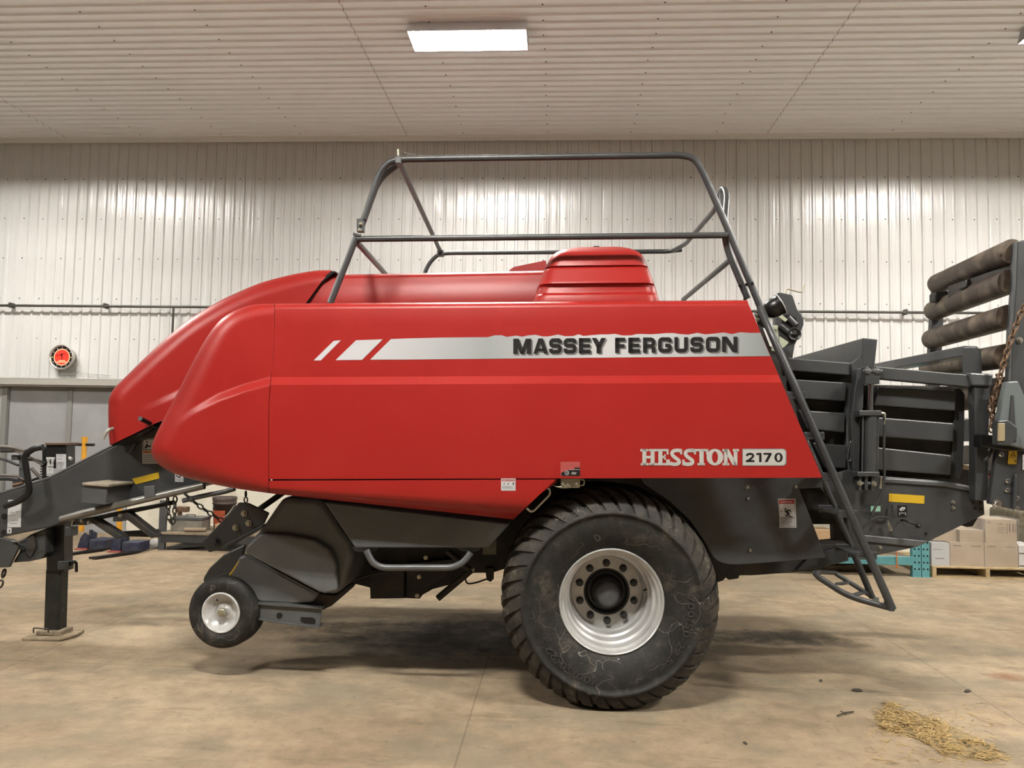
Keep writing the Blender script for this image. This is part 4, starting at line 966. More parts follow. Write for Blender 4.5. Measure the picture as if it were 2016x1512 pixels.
mb = MB(); mb.cyl(P(1714, 812, vc), P(1712, 932, vc), 0.042, 24); mb.build('barrel', GREY, cyl_)
for dx in (-15, 15):
    mb = MB(); mb.cyl(P(1714+dx, 810, vc-0.02), P(1712+dx, 934, vc-0.02), 0.007, 8); mb.build('tie_rod', GREY, cyl_)
for q in ((1692, 808, 1736, 818), (1688, 929, 1732, 938)): mb = MB(); pbox(mb, *q, vc-0.05, vc+0.05); mb.build('end_cap', GREY, cyl_, 0.004)
mb = MB(); pbox(mb, 1704, 736, 1732, 756, vc-0.035, vc+0.035); pbox(mb, 1704, 722, 1711, 740, vc-0.035, vc+0.035); pbox(mb, 1725, 722, 1732, 740, vc-0.035, vc+0.035); mb.build('clevis', GREY, cyl_, 0.004)
mb = MB()
for x_ in (1709, 1727): c = P(x_, 731, vc-0.035); mb.lathe([(0, -0.01), (0.018, -0.01), (0.022, 0), (0.022, 0.03)], c, 'y', 16)
mb.cyl(P(1700, 731, vc), P(1736, 731, vc), 0.014, 12); mb.build('clevis_pin', GREYL, cyl_)
mb = MB()
for x_ in (1694, 1706, 1719): pbox(mb, x_-3, 936, x_+3, 966, vc-0.03, vc+0.03)
mb.cyl(P(1690, 952, vc-0.01), P(1724, 952, vc-0.01), 0.014, 12); mb.build('lower_clevis', GREY, cyl_, 0.003)
bolts([(1693, 952), (1721, 953)], vc-0.035, 0.011, ZINC, cyl_)
ptube('cylinder_hose', [(1738, 815), (1742, 830), (1741, 850), (1740, 880), (1742, 935), (1735, 975), (1720, 1005), (1712, 1030)], 0.008, RUBB, 0.5, cyl_, 0.05)
ptube('hose_fitting', [(1732, 813), (1742, 814), (1741, 836)], 0.008, ZINC, 0.5, cyl_, 0.01); ptube('hose_fitting', [(1734, 940), (1733, 962)], 0.008, ZINC, 0.5, cyl_)
hp_ = part('hinge_plate', GREY, [(1690, 725), (1702, 724), (1700, 800), (1694, 830), (1692, 940), (1680, 950), (1676, 820), (1682, 770)], 0.58, 0.64, 0.006)
ptube('latch_hook', [(1676, 872), (1676, 905), (1671, 910), (1668, 902), (1674, 870), (1682, 866), (1686, 878)], 0.008, GREY, 0.6, BALER, 0.02)
# lower rear plate
lp = part('rear_side_plate', GREY, [(1669, 925), (1741, 938), (1862, 947), (1915, 958), (1937, 976), (1939, 1013), (1831, 1065), (1806, 1077), (1714, 1096), (1672, 1098), (1668, 1010), (1640, 990), (1600, 945)], 0.60, 0.64, 0.006)
part('plate_fold', GREYL, [(1700, 1053), (1828, 1065), (1807, 1077), (1698, 1066)], 0.585, 0.605, 0.006, lp)
part('plate_top_fold', GREYL, [(1741, 941), (1862, 949), (1912, 959), (1915, 968), (1860, 958), (1741, 950)], 0.585, 0.605, 0.006, lp)
decal('yellow_reflector', YELLOW, 1750, 972.5, 1820, 976.5, 0.597, lp, [])
bpy.data.objects.remove(lp.children[-1]) if False else None
for ch in [c for c in lp.children if c.name.startswith('yellow_reflector')]: bpy.data.objects.remove(ch)
mb = MB(); prism(mb, [(1750, 971.5), (1820, 976), (1819.5, 992), (1749.8, 987.5)], 0.597, 0.6); mb.build('yellow_reflector', YELLOW, lp)
decal('lever_decal', INK, 1767.5, 995, 1786, 1017.5, 0.597, lp, [(PAPER, [(1770, 1003), (1776, 998), (1783, 999), (1780, 1004), (1774, 1006)]), (INK, [(1774, 1003), (1779, 1001), (1778, 1004)]), (GINK, rc(1770, 1009, 1784, 1015)), (INK, rc(1772, 1011, 1782, 1015))])
decal('green_tag', mat('green_tag_print', (0.18, 0.33, 0.25), 0.5), 1714.5, 996, 1733.5, 1007, 0.56, BALER, [(PAPER, [(1724+2.5*math.cos(t*PI/4), 1001.5+2.5*math.sin(t*PI/4)) for t in range(8)])], 0)
ptube('lever', [(1774, 1024, 0.59), (1780, 1024, 0.52), (1806, 1034, 0.50)], 0.007, BLACK, None, lp)
c = P(1808, 1035, 0.5); mb = MB(); mb.lathe([(0, -0.018), (0.012, -0.014), (0.018, 0), (0.012, 0.014), (0, 0.018)], c, 'y', 14); mb.build('lever_knob', BLACK, lp)
ptube('plate_cable', [(1707, 1034), (1720, 1020), (1737, 1016), (1750, 1022), (1757, 1008), (1756, 993)], 0.007, RUBB, 0.57, lp, 0.05)
ptube('cable_clip', [(1748, 1026), (1756, 1044), (1752, 1045), (1747, 1030)], 0.004, ZINC, 0.56, lp, 0.01)
bolts([(1877, 989), (1877, 1000), (1733, 1078)], 0.595, 0.008, BOLT, lp)
mb = MB()
for x_, y_ in ((1823, 1051), (1713, 1081), (1916, 990), (1931, 990), (1919, 1001), (1932, 1002)): c = P(x_, y_, 0.5985); disc(mb, 0, 0.011, c.y, 10, c.x, c.z)
mb.build('plate_hole', BLACK, lp)
part('tail_underside', BLACK, [(1880, 1030), (1930, 1012), (1916, 1036), (1905, 1038)], 0.75, 1.6, 0.004)

# ---- bale chute with rollers
ch = empty('bale_chute', (0,0,0)); ch.parent = BALER
ROL = [((1993, 494.5), (1846, 559)), ((1990, 554), (1839, 612)), ((1986.6, 623.5), (1834.5, 668)), ((1982, 701), (1829, 724)), ((1978, 776), (1822, 796))]
for a, b in ROL:
    A, B = P(*a, 0.52), P(*b, 1.75); B = Vector((A.x, 1.75, A.z)) if False else B
    mb = MB(); mb.cyl(A, B, 0.078, 28); mb.build('chute_roller', RUST, ch)
nr = part('chute_side', GREY, [(2001, 475), (2016, 471), (2090, 480), (2085, 900), (1988, 900), (1986, 780), (1988, 737), (1991, 645), (1997, 572)], 0.46, 0.52, 0.012)
nr.parent = ch
part('side_edge', GREYL, [(1998, 478), (2004, 474), (2000, 572), (1994, 645), (1991, 737), (1990, 790), (1985, 790), (1986, 737), (1990, 645), (1995, 572)], 0.44, 0.46, 0.003, ch)
fs2 = part('chute_side', GREY, [(1841, 546), (1860, 540), (1858, 640), (1852, 760), (1846, 900), (1823, 900), (1829, 740), (1834, 640)], 1.75, 1.81, 0.01, ch)
part('chute_cross_bar', DARK, [(1990, 520), (2010, 520), (2010, 545), (1990, 545)], 0.55, 1.30, 0.006, ch)
part('chute_cross_bar', DARK, [(1990, 740), (2010, 740), (2010, 770), (1990, 770)], 0.55, 1.30, 0.006, ch)
tl_ = part('tail_lamp', BLACK, [(1903, 551), (1925, 545), (1950, 548), (1948, 560), (1925, 569), (1901, 566)], 1.0, 1.1, 0.01, ch)
part('tail_lamp', BLACK, [(1842, 575), (1868, 572), (1874, 582), (1866, 592), (1842, 592)], 1.45, 1.55, 0.01, ch)
bolts([(1989, 672), (2008, 670)], 0.455, 0.014, BOLT, ch)
mb = MB(); chain(mb, pt([(2016, 600, 0.36), (1990, 668, 0.40), (1976, 715, 0.42), (1963, 760, 0.44), (1955, 805, 0.46), (1951, 850, 0.46)]), 0.052, 0.0062); chain(mb, pt([(1960, 735, 0.5), (1980, 762, 0.46)]), 0.04, 0.005); chain(mb, pt([(1952, 780, 0.42), (1950, 815, 0.44), (1957, 845, 0.44)]), 0.05, 0.006); mb.build('lift_chain', CHAINM, BALER)
ab = part('axle_bracket', mat('blue_grey_lit', (0.10, 0.115, 0.118), 0.4), [(1984, 751), (2005, 750), (2010, 762), (2022, 790), (2040, 890), (1963, 870), (1966, 838), (1975, 790)], 0.36, 0.42, 0.008)  # lighter tone from the way the bracket faces the light, put into its colour
part('bracket_slot', GREY, [(1992, 778), (1996, 778), (2001, 870), (1984, 870)], 0.352, 0.365, 0.002, ab)
rl = part('reflector_housing', GREY, [(1964, 828), (1985, 826), (1995, 834), (2004, 842), (2003, 860), (1990, 878), (1964, 876)], 0.30, 0.36, 0.008)
part('amber_reflector', BRASSY, [(1966, 833), (1979, 833), (1979, 868.5), (1965, 868.5)], 0.292, 0.305, 0.003, rl)
part('lamp_bar', BLACK, [(1930, 855), (2030, 862), (2030, 888), (1990, 888), (1965, 885), (1930, 880)], 0.40, 0.48, 0.008)
ptube('lamp_cable', [(1935, 905), (1938, 908), (1945, 900), (1955, 884)], 0.011, RUBB, 0.46, fr=0.02)
lr = part('chute_hinge_plate', GREY, [(1963, 885), (2060, 886), (2060, 1010), (2000, 1004), (1948, 992), (1952, 965)], 0.46, 0.50, 0.006)
bolts([(1972, 895), (1985, 947), (1984, 965), (2003, 981), (2002, 1002)], 0.455, 0.012, CHROME, lr); bolts([(1963, 992)], 0.45, 0.02, CHROME, lr)
part('plate_rib', GREY, [(1998, 935), (2004, 935), (2001, 1002), (1995, 1002)], 0.44, 0.47, 0.003, lr)
decal('warning_decal', YELLOW, 1986, 885, 2003, 914, 0.455, lr, [(INK, [(1989, 898), (1995, 890), (2001, 898.5)]), (YELLOW, [(1991, 897), (1995, 892), (1999, 897)]), (INK, rc(1998, 906, 2000, 910)), (GINK, rc(1987, 901, 2002, 902))], -2)
decal('paper_label', PAPER, 2013, 895, 2040, 925, 0.455, lr, [])
decal('roll_decal', PAPER, 1946.5, 918.5, 1957, 940, 0.53, BALER, [(DRED, rc(1946.5, 932, 1955, 940)), (INK, rc(1947.5, 925, 1949, 930))], -2)
part('timber_block', AMBERW, [(1896, 914), (1912, 917), (1909, 938), (1893, 936)], 0.95, 1.1, 0.003)

# ---- drawbar and front gear
tv = 1.15
tg = part('drawbar', GREY, [(-90, 999), (0, 972), (96, 942), (132, 924), (211, 883), (303, 843), (330, 832), (520, 832), (520, 945), (400, 955), (330, 973), (122, 1028), (99, 1038), (0, 1058), (-90, 1078)], tv, tv+0.36, 0.012)
ed = MB()
ed.tube(pt([(-90, 998.5), (0, 971.5), (96, 941.5), (132, 923.5), (211, 882.5), (303, 842.5)], tv+0.005), 0.010, 8); ed.build('drawbar_lip', GREYL, tg)
mb = MB(); prism(mb, [(260, 942.5), (312, 929.5), (313.5, 942), (267, 953.5)], tv-0.004, tv); mb.build('yellow_reflector', YELLOW, tg)
decal('warning_decal', PAPER, 280, 863, 312, 913, tv-0.003, tg, [(INK, rc(281, 864, 311, 886)), (PAPER, rc(282, 865, 310, 885)), (INK, [(288, 868), (290.5, 868), (290.5, 871.5), (288, 871.5)]), (INK, [(284, 883), (289, 873), (293, 878), (298, 876), (296, 880), (290, 880), (288, 883)]), (ORANGE, rc(281, 888, 311, 892)), (INK, [(287, 891.5), (288.5, 888.6), (290, 891.5)]), (GINK, rc(282, 896, 309, 896.8)), (GINK, rc(282, 900, 309, 900.8)), (GINK, rc(282, 904, 305, 904.8)), (GINK, rc(282, 908, 309, 908.8))])
decal('pinch_decal', PAPER, 344.5, 930, 361, 949, tv-0.003, tg, [(INK, [(347, 935), (352, 939), (359, 931), (360, 933), (353, 941.5), (346, 937)]), (GINK, rc(346, 944, 360, 944.6)), (GINK, rc(346, 946.4, 358, 947))])
decal('serial_label', PAPER, 16, 984, 42.5, 1038, tv-0.003, tg, [(GINK, rc(20, 1008, 27, 1009.4)), (GINK, rc(31, 1007, 38, 1008.4)), (GINK, rc(19, 1014, 30, 1014.8)), (GINK, rc(22, 1024, 36, 1024.8)), (GINK, rc(20, 1030, 34, 1030.8))], -1.5)
decal('small_label', PAPER, 14, 1039, 23, 1050, tv-0.003, tg, [(INK, rc(17.5, 1043, 19.5, 1047))], -0.3)
mb = MB()
for (x_, y_, r_) in ((8.5, 1017, 0.022), (7, 1048, 0.020)): c = P(x_, y_, tv-0.0015); disc(mb, 0, r_, c.y, 16, c.x, c.z)
mb.build('drawbar_hole', BLACK, tg)
ptube('drawbar_grip', [(248, 890), (256, 889), (270, 865), (275, 858)], 0.010, GREYL, tv-0.03, tg, 0.03)
# step box on the drawbar
sb = part('tool_tray', GREYL, [(163, 953), (212, 957), (208, 994), (159, 990)], 0.84, tv, 0.005)
part('tray_lid', mat('dusty_lid', (0.20, 0.17, 0.125), 0.7, col2=(0.28, 0.24, 0.18), nscale=15), [(161, 950), (214, 954), (214, 959), (162, 955)], 0.82, tv, 0.004, sb)
# telescoping drive tube
ptube('shaft_tube', [(119, 1022), (160, 1012), (300, 979), (402, 956)], [0.020, 0.026, 0.026, 0.026], mat('worn_grey_tube', (0.16, 0.155, 0.14), 0.32, metal=0.4), 0.95, seg=16)
ptube('shaft_tube', [(360, 986), (400, 976), (440, 969), (462, 962)], 0.017, GREYL, 0.98, fr=0.08)
part('tube_lug', GREYL, [(283, 958), (304, 956), (305, 977), (284, 981)], 0.92, 0.94, 0.003)
# folded stand arms below
for pts in ([(165, 1020), (182, 1018), (243, 1056), (228, 1061)], [(232, 1010), (250, 1008), (312, 1056), (297, 1060)]):
    part('folded_stand_arm', DARK, pts, 0.98, 1.06, 0.006)
part('stand_link', BLACK, [(180, 1017), (340, 985), (340, 994), (182, 1026)], 1.02, 1.06, 0.004)
part('stand_link', BLACK, [(236, 1047), (312, 1042), (312, 1058), (238, 1056)], 1.06, 1.1, 0.004)
for q in ((142, 1022, 170, 1034), (128, 1038, 141, 1056), (222, 1016, 240, 1027)): mb = MB(); pbox(mb, *q, 0.98, 1.06); mb.build('stand_bracket', GREY, BALER, 0.004)
bolts([(161, 1025), (175, 1029), (236, 1015)], 0.975, 0.010, BOLT)
ptube('stand_clip', [(141, 1036), (143, 1026), (147, 1023)], 0.005, ZINC, 0.97, fr=0.01)
for q, v_, l_, r_ in (([(330, 980), (333, 1026), (338, 1032), (343, 1026), (345, 978)], 1.0, 0.048, 0.0055), ([(362, 970), (372, 980), (392, 996), (420, 1015), (440, 1027)], 0.9, 0.048, 0.0055), ([(484, 967), (484, 990)], 0.8, 0.04, 0.005), ([(10, 1118), (5, 1140), (-4, 1160)], 1.2, 0.06, 0.008)):
    mb = MB(); chain(mb, pt(q, v_), l_, r_); mb.build('safety_chain', CHAIND, BALER)
# parking jack
jk = empty('parking_jack', (0,0,0)); jk.parent = BALER
vj = 1.33
mb = MB(); prism(mb, [(91, 1028), (125.5, 1028), (125, 1126), (91, 1126)], vj-0.02, vj+0.10); mb.build('jack_sleeve', BLACK, jk, 0.005)
jb = P(105, 1240, vj); fw = floor_w(jb.x, vj)
mb = MB(); a, b = P(91.5, 1126, vj), P(121, 1126, vj); mb.box(a.x, b.x, vj-0.01, vj+0.09, fw+0.02, a.z+0.02); mb.build('jack_leg', mat('jack_black', (0.008, 0.0095, 0.008), 0.5, spec=0.3, col2=(0.022, 0.020, 0.016), nscale=11), jk, 0.005)
mb = MB()
for y_ in (1150, 1168, 1186, 1204): c = P(121, y_, vj); mb.cyl((b.x-0.001, vj+0.04, c.z), (b.x+0.0012, vj+0.04, c.z), 0.011, 12)
mb.build('leg_hole', DIRT, jk)
mb = MB(); cxm = (a.x+b.x)/2; 
ft = [(cxm-0.16, vj-0.10), (cxm-0.14, vj-0.13), (cxm+0.14, vj-0.13), (cxm+0.19, vj-0.02), (cxm+0.17, vj+0.13), (cxm-0.14, vj+0.13)]
mb.extrude([Vector((x_, y_, fw+0.002)) for x_, y_ in ft], Vector((0, 0, 0.018))); mb.box(cxm-0.09, cxm+0.10, vj-0.05, vj+0.10, fw+0.018, fw+0.05); mb.build('jack_foot', mat('dusty_foot', (0.24, 0.19, 0.12), 0.85, col2=(0.16, 0.12, 0.08), nscale=18), jk, 0.004)
ptube('foot_wire', [(66, 1246), (66, 1236), (90, 1238), (95, 1238), (95, 1246)], 0.005, CHAIND, vj-0.1, jk, 0.01)
ptube('jack_pin', [(116, 1115), (140, 1112), (146, 1105), (150, 1108), (150.5, 1126)], 0.011, BLACK, vj-0.04, jk, 0.03)
mb = MB(); pbox(mb, 113, 1105, 136, 1122, vj-0.06, vj); mb.build('pin_collar', GREY, jk, 0.004)
part('hitch_plate', GREY, [(-60, 1060), (0, 1058), (28, 1064), (36, 1078), (22, 1106), (17, 1117), (-60, 1120)], tv-0.01, tv+0.02, 0.005)
part('hitch_guard', GREY, [(36, 1068), (60, 1052), (90, 1040), (89, 1090), (82, 1100), (56, 1106), (24, 1108), (38, 1085)], tv+0.06, tv+0.3, 0.01)
ptube('hitch_hook', [(24, 1066), (40, 1066), (52, 1060)], 0.008, GREYL, tv-0.02, BALER, 0.03)
part('hitch_pin_plate', DARK, [(52, 1060), (66, 1052), (70, 1078), (60, 1098), (50, 1090)], tv+0.04, tv+0.07, 0.004)
# hose stand on the drawbar
hs = empty('hose_stand', (0,0,0)); hs.parent = BALER
mb = MB(); pbox(mb, 90, 873, 130, 922, 1.30, 1.42); mb.build('control_box', BLACK, hs, 0.006)
mb = MB(); pbox(mb, 88, 871.5, 131, 876, 1.28, 1.44); mb.build('box_lid', mat('rust_lid', (0.09, 0.05, 0.035), 0.6), hs, 0.003)
decal('box_label', PAPER, 110.5, 894, 130, 923, 1.297, hs, [(GINK, rc(113, 897, 124, 898)), (GINK, rc(113, 903, 122, 904)), (GINK, rc(113, 910, 127, 911))])
decal('tag_label', PAPER, 91.5, 918, 105, 937, 1.26, hs, [(GINK, rc(96, 924, 101, 926)), (GINK, rc(92, 933, 104, 934.5))])
mb = MB()
for q in ((93, 902, 98, 918), (106, 902, 101, 918), (97, 902, 94, 918), (102, 903, 104, 918)): mb.bar(P(q[0], q[1], 1.255), P(q[2], q[3], 1.255), 0.012, 0.006)
pbox(mb, 91, 900, 107, 904, 1.25, 1.26); mb.build('cable_tie_bundle', PAPER, hs)
mb = MB(); pbox(mb, 83, 880, 95, 948, 1.36, 1.42)
for i in range(6): pbox(mb, 79, 917+i*5, 84, 920+i*5, 1.37, 1.41)
mb.build('toothed_post', BLACK, hs, 0.002)
ptube('bent_handle', [(10, 997), (40, 986), (56, 972), (58, 962), (49, 905), (52, 893), (66, 883), (85, 880)], 0.022, BLACK, 1.05, hs, 0.12, 14)
part('stand_post', GREYL, [(37, 893), (46, 893), (47, 945), (37, 952)], 1.32, 1.38, 0.004, hs)
for i, q in enumerate(([(-20, 880), (20, 880), (50, 888)], [(-20, 901), (5, 903), (36, 916)], [(-20, 936), (10, 936), (35, 938), (48, 945)], [(-20, 944), (15, 942), (50, 948)], [(-20, 884), (10, 882), (30, 886), (60, 900), (85, 916)], [(55, 905), (70, 905), (90, 912)], [(62, 922), (80, 942), (92, 952)], [(62, 946), (72, 942), (90, 940)], [(-20, 1000), (15, 978), (40, 962), (52, 958)], [(-20, 992), (20, 985), (45, 965)])):
    ptube('hydraulic_hose', q, 0.010 if i % 3 else 0.013, RUBB if i % 2 else mat('hose_brown%d' % i, (0.06, 0.048, 0.04), 0.5), 1.25+0.02*i, hs, 0.08, 8)
mb = MB(); pbox(mb, 0, 881, 22, 891, 1.3, 1.4); pbox(mb, 22, 896, 34, 906, 1.3, 1.36); pbox(mb, 24, 942, 36, 958, 1.3, 1.36); mb.build('hose_coupler', GREY, hs, 0.004)
ptube('hose_sleeve', [(26, 956), (45, 951)], 0.014, CHAINM, 1.28, hs)
ptube('hose_cap', [(131, 900), (141, 904)], 0.014, WHITE, 1.34, hs)
# hood latch lever and prop
ptube('hood_latch', [(225, 843, 0.85), (217, 845, 0.82), (210, 850, 0.80), (206, 858, 0.80), (204, 867, 0.80)], [0.009, 0.011, 0.012, 0.010, 0.004], mat('pale_lever', (0.24, 0.24, 0.20), 0.4), None, BALER)
ptube('hood_prop', [(276, 824, 0.70), (309, 840, 0.90)], [0.016, 0.015], BLACK, None)

# ================================================================== things on the floor
# pallet and cartons at the right
pf = WZ(1905, 1139, 0.0); PY = pf.y
pal = empty('wooden_pallet', (0, 0, 0), 'wooden pallet under the wrapped cartons at the right edge', 'pallet')
xa, xb = WY(1836, 1130, PY).x, WY(1836, 1130, PY).x+1.22
HP = 0.128
pal.location = (xa, PY, 0)
L = xb-xa
for i in range(7): mb = MB(); mb.box(0, L, i*0.163, i*0.163+0.12, HP-0.018, HP); mb.build('deck_board', WOOD, pal, 0.002)
for i in range(3): mb = MB(); mb.box(i*(L-0.04)/2, i*(L-0.04)/2+0.045, 0.0, 1.1, 0.018, HP-0.018); mb.build('stringer', WOOD, pal, 0.002)
for y_ in (0, 0.5, 0.98): mb = MB(); mb.box(0, L, y_, y_+0.12, 0.0, 0.018); mb.build('bottom_board', WOOD, pal, 0.002)
def carton(xa_, xb_, z0_, z1_, y_, d, label, m=CARD, marks=(), name='cardboard_box', cat='box'):
    mb = MB(); mb.use(m); mb.box(xa_, xb_, y_, y_+d, z0_, z1_)
    mb.use(CINK); mb.box((xa_), (xb_), y_+d/2-0.002, y_+d/2+0.002, z1_, z1_+0.0008)
    for (a, b, c, e) in marks:
        mb.box(xa_+a*(xb_-xa_), xa_+c*(xb_-xa_), y_-0.0008, y_, z0_+b*(z1_-z0_), z0_+e*(z1_-z0_))
    o = mb.build(name, None); lab(o, label, cat); return o
X = lambda px, py=1090: WY(px, py, PY+0.06).x
zt = HP; bh = 0.268
txt = [(0.1, 0.84, 0.33, 0.88), (0.62, 0.84, 0.92, 0.87)]
c1 = carton(X(1834), X(1869.5), zt, zt+bh-0.01, PY+0.06, 0.38, 'small carton in white crinkled wrap, left end of the pallet', PAPER, [(0.1, 0.7, 0.6, 0.72), (0.2, 0.3, 0.7, 0.33)])
c2 = carton(X(1870.5), X(1937.5), zt, zt+bh, PY+0.06, 0.40, 'brown carton at front of pallet, beside the white-wrapped one', CARD, txt)
c3 = carton(X(1938.5), X(2004.5), zt, zt+bh, PY+0.06, 0.40, 'brown carton at front of pallet, under the carton with two dark bars', CARD, txt)
c4 = carton(X(1941, 1040), X(2002.5, 1040), zt+bh+0.001, zt+bh+0.27, PY+0.07, 0.38, 'upper brown carton printed with two dark upright bars', CARD, [(0.68, 0.42, 0.70, 0.86), (0.96, 0.42, 0.98, 0.86), (0.76, 0.48, 0.80, 0.84), (0.87, 0.48, 0.91, 0.84), (0.40, 0.80, 0.56, 0.83), (0.40, 0.64, 0.62, 0.66), (0.40, 0.55, 0.60, 0.57), (0.40, 0.45, 0.58, 0.47), (0.06, 0.86, 0.18, 0.89)])
c5 = carton(X(1893, 1055), X(1940.5, 1055), zt+bh+0.001, zt+bh+0.14, PY+0.10, 0.34, 'low brown carton on second layer, left of the tall upper one', CARD)
c6 = carton(X(1846, 1055), X(1892, 1055), zt+bh+0.001, zt+bh+0.145, PY+0.16, 0.3, 'low brown carton on second layer at its left end', CARD)
carton(X(2006), X(2050), zt, zt+bh-0.02, PY+0.06, 0.4, 'white carton with blue bands cut by right edge', WHITE, [(0, 0.62, 1, 0.68), (0, 0.05, 1, 0.11)])
# stretch film thrown over the cartons
mb = MB(); n1, n2 = 26, 12; vs_ = []
fx0, fx1 = X(1832)-0.002, X(2005)+0.002
for i in range(n1):
    u_ = i/(n1-1); xx = fx0+(fx1-fx0)*u_
    zl2 = HP+0.012; zh = zt+bh+0.012 + (0.275 if xx > X(1940) else 0.15 if xx > X(1840) else 0.0)
    for j in range(n2):
        t = j/(n2-1); yy = PY+0.045-0.006*math.sin(9*t+13*u_)-0.004*random.random(); zz = HP+0.004+(zh-HP-0.004)*t
        vs_.append((xx, yy, zz))
    vs_.append((xx, PY+0.42, zh))
n2 += 1
mb.add(vs_, [(i*n2+j, (i+1)*n2+j, (i+1)*n2+j+1, i*n2+j+1) for i in range(n1-1) for j in range(n2-1)], True)
fm = mb.build('stretch_film', FILM); lab(fm, 'clear stretch film wound round the stacked cartons', 'plastic film')
tz = WY(2008, 1008, PY+1.2).z
tx = WY(2004, 1050, PY+1.2).x
mb = MB(); mb.extrude([Vector((tx, PY+1.2, 0)), Vector((tx+1.4, PY+1.2, 0)), Vector((tx+1.4, PY+1.2, tz+0.1)), Vector((tx+0.3, PY+1.2, tz+0.06)), Vector((tx+0.02, PY+1.2, tz))], Vector((0, 0.7, 0)))
lab(mb.build('covered_stack', mat('olive_tarp', (0.075, 0.065, 0.042), 0.8, col2=(0.13, 0.11, 0.075), nscale=16), None, 0.03), 'dark olive tarp-covered stack behind the cartons at the right edge', 'tarp')
# teal rack behind the baler
RY = PY+0.0
rk = empty('pallet_rack', (0,0,0), 'teal steel storage rack behind the baler ladder', 'rack')
def upright(px0, px1):
    xa_, xb_ = WY(px0, 1110, RY).x, WY(px1, 1110, RY).x
    mb = MB(); mb.use(TEAL); mb.box(xa_, xb_, RY, RY+0.07, 0, 1.95); mb.use(INK)
    z_ = 0.08
    while z_ < 1.9:
        for f in (0.25, 0.75): mb.box(xa_+(xb_-xa_)*f-0.008, xa_+(xb_-xa_)*f+0.008, RY-0.0012, RY, z_, z_+0.022)
        z_ += 0.075
    mb.build('upright', None, rk)
    mb = MB(); mb.box(xa_-0.01, xb_+0.01, RY-0.012, RY+0.1, 0, 0.008); mb.build('foot_plate', TEAL, rk)
    mb = MB(); mb.box(xa_, xb_, RY+0.95, RY+1.02, 0, 1.95); mb.build('upright', TEAL, rk)
upright(1797, 1813.5); upright(1815, 1830); upright(1376, 1393)
bx0, bx1 = WY(1393, 1100, RY).x, WY(1797, 1100, RY).x
zb1 = WY(1750, 1112, RY).z; zb2 = WY(1640, 930, RY).z
for z_ in (zb1, zb2):
    for yy in (RY, RY+0.96):
        mb = MB(); mb.box(bx0, bx1, yy, yy+0.05, z_, z_+0.095); mb.build('rack_beam', TEAL, rk, 0.004)
mb = MB(); mb.box(bx0+0.01, bx1-0.01, RY+0.05, RY+0.96, zb1+0.07, zb1+0.094); mb.build('shelf_deck', DWOOD, rk)
mb = MB(); mb.box(bx0+0.01, bx1-0.01, RY+0.05, RY+0.96, zb2+0.07, zb2+0.094); mb.build('shelf_deck', DWOOD, rk)
zs = zb1+0.096
X2 = lambda px: WY(px, 1060, RY+0.1).x
carton(X2(1598), X2(1641), zs, zs+0.27, RY+0.06, 0.35, 'tan carton on the teal rack, seen behind the ladder', CARD2)
carton(X2(1655), X2(1745), zs, zs+0.05, RY+0.1, 0.5, 'flat folded cardboard on the low teal shelf', CARD2, (), 'flat_cardboard', 'cardboard')
mb = MB(); xs_ = WY(1764, 1100, RY).x; mb.tube([(xs_, RY-0.012, zb1+0.16), (xs_+0.006, RY-0.012, zb1-0.005)], 0.006, 6); mb.box(xs_-0.004, xs_+0.014, RY-0.02, RY-0.006, zb1-0.03, zb1+0.0)
o = mb.build('hanging_strap', ORANGE, rk)
for i, (px, ln) in enumerate(((1655, 0.75), (1690, 0.55))):
    a = WZ(px, 1133, 0.05); mb = MB(); mb.bar((a.x, RY+0.25+0.2*i, 0.031), (a.x+ln*0.9, RY+0.45+0.2*i, 0.031), 0.05, 0.06, Vector((0,0,1))); lab(mb.build('timber_offcut', DWOOD), ('long' if i else 'short')+' timber length lying under the teal rack', 'timber')
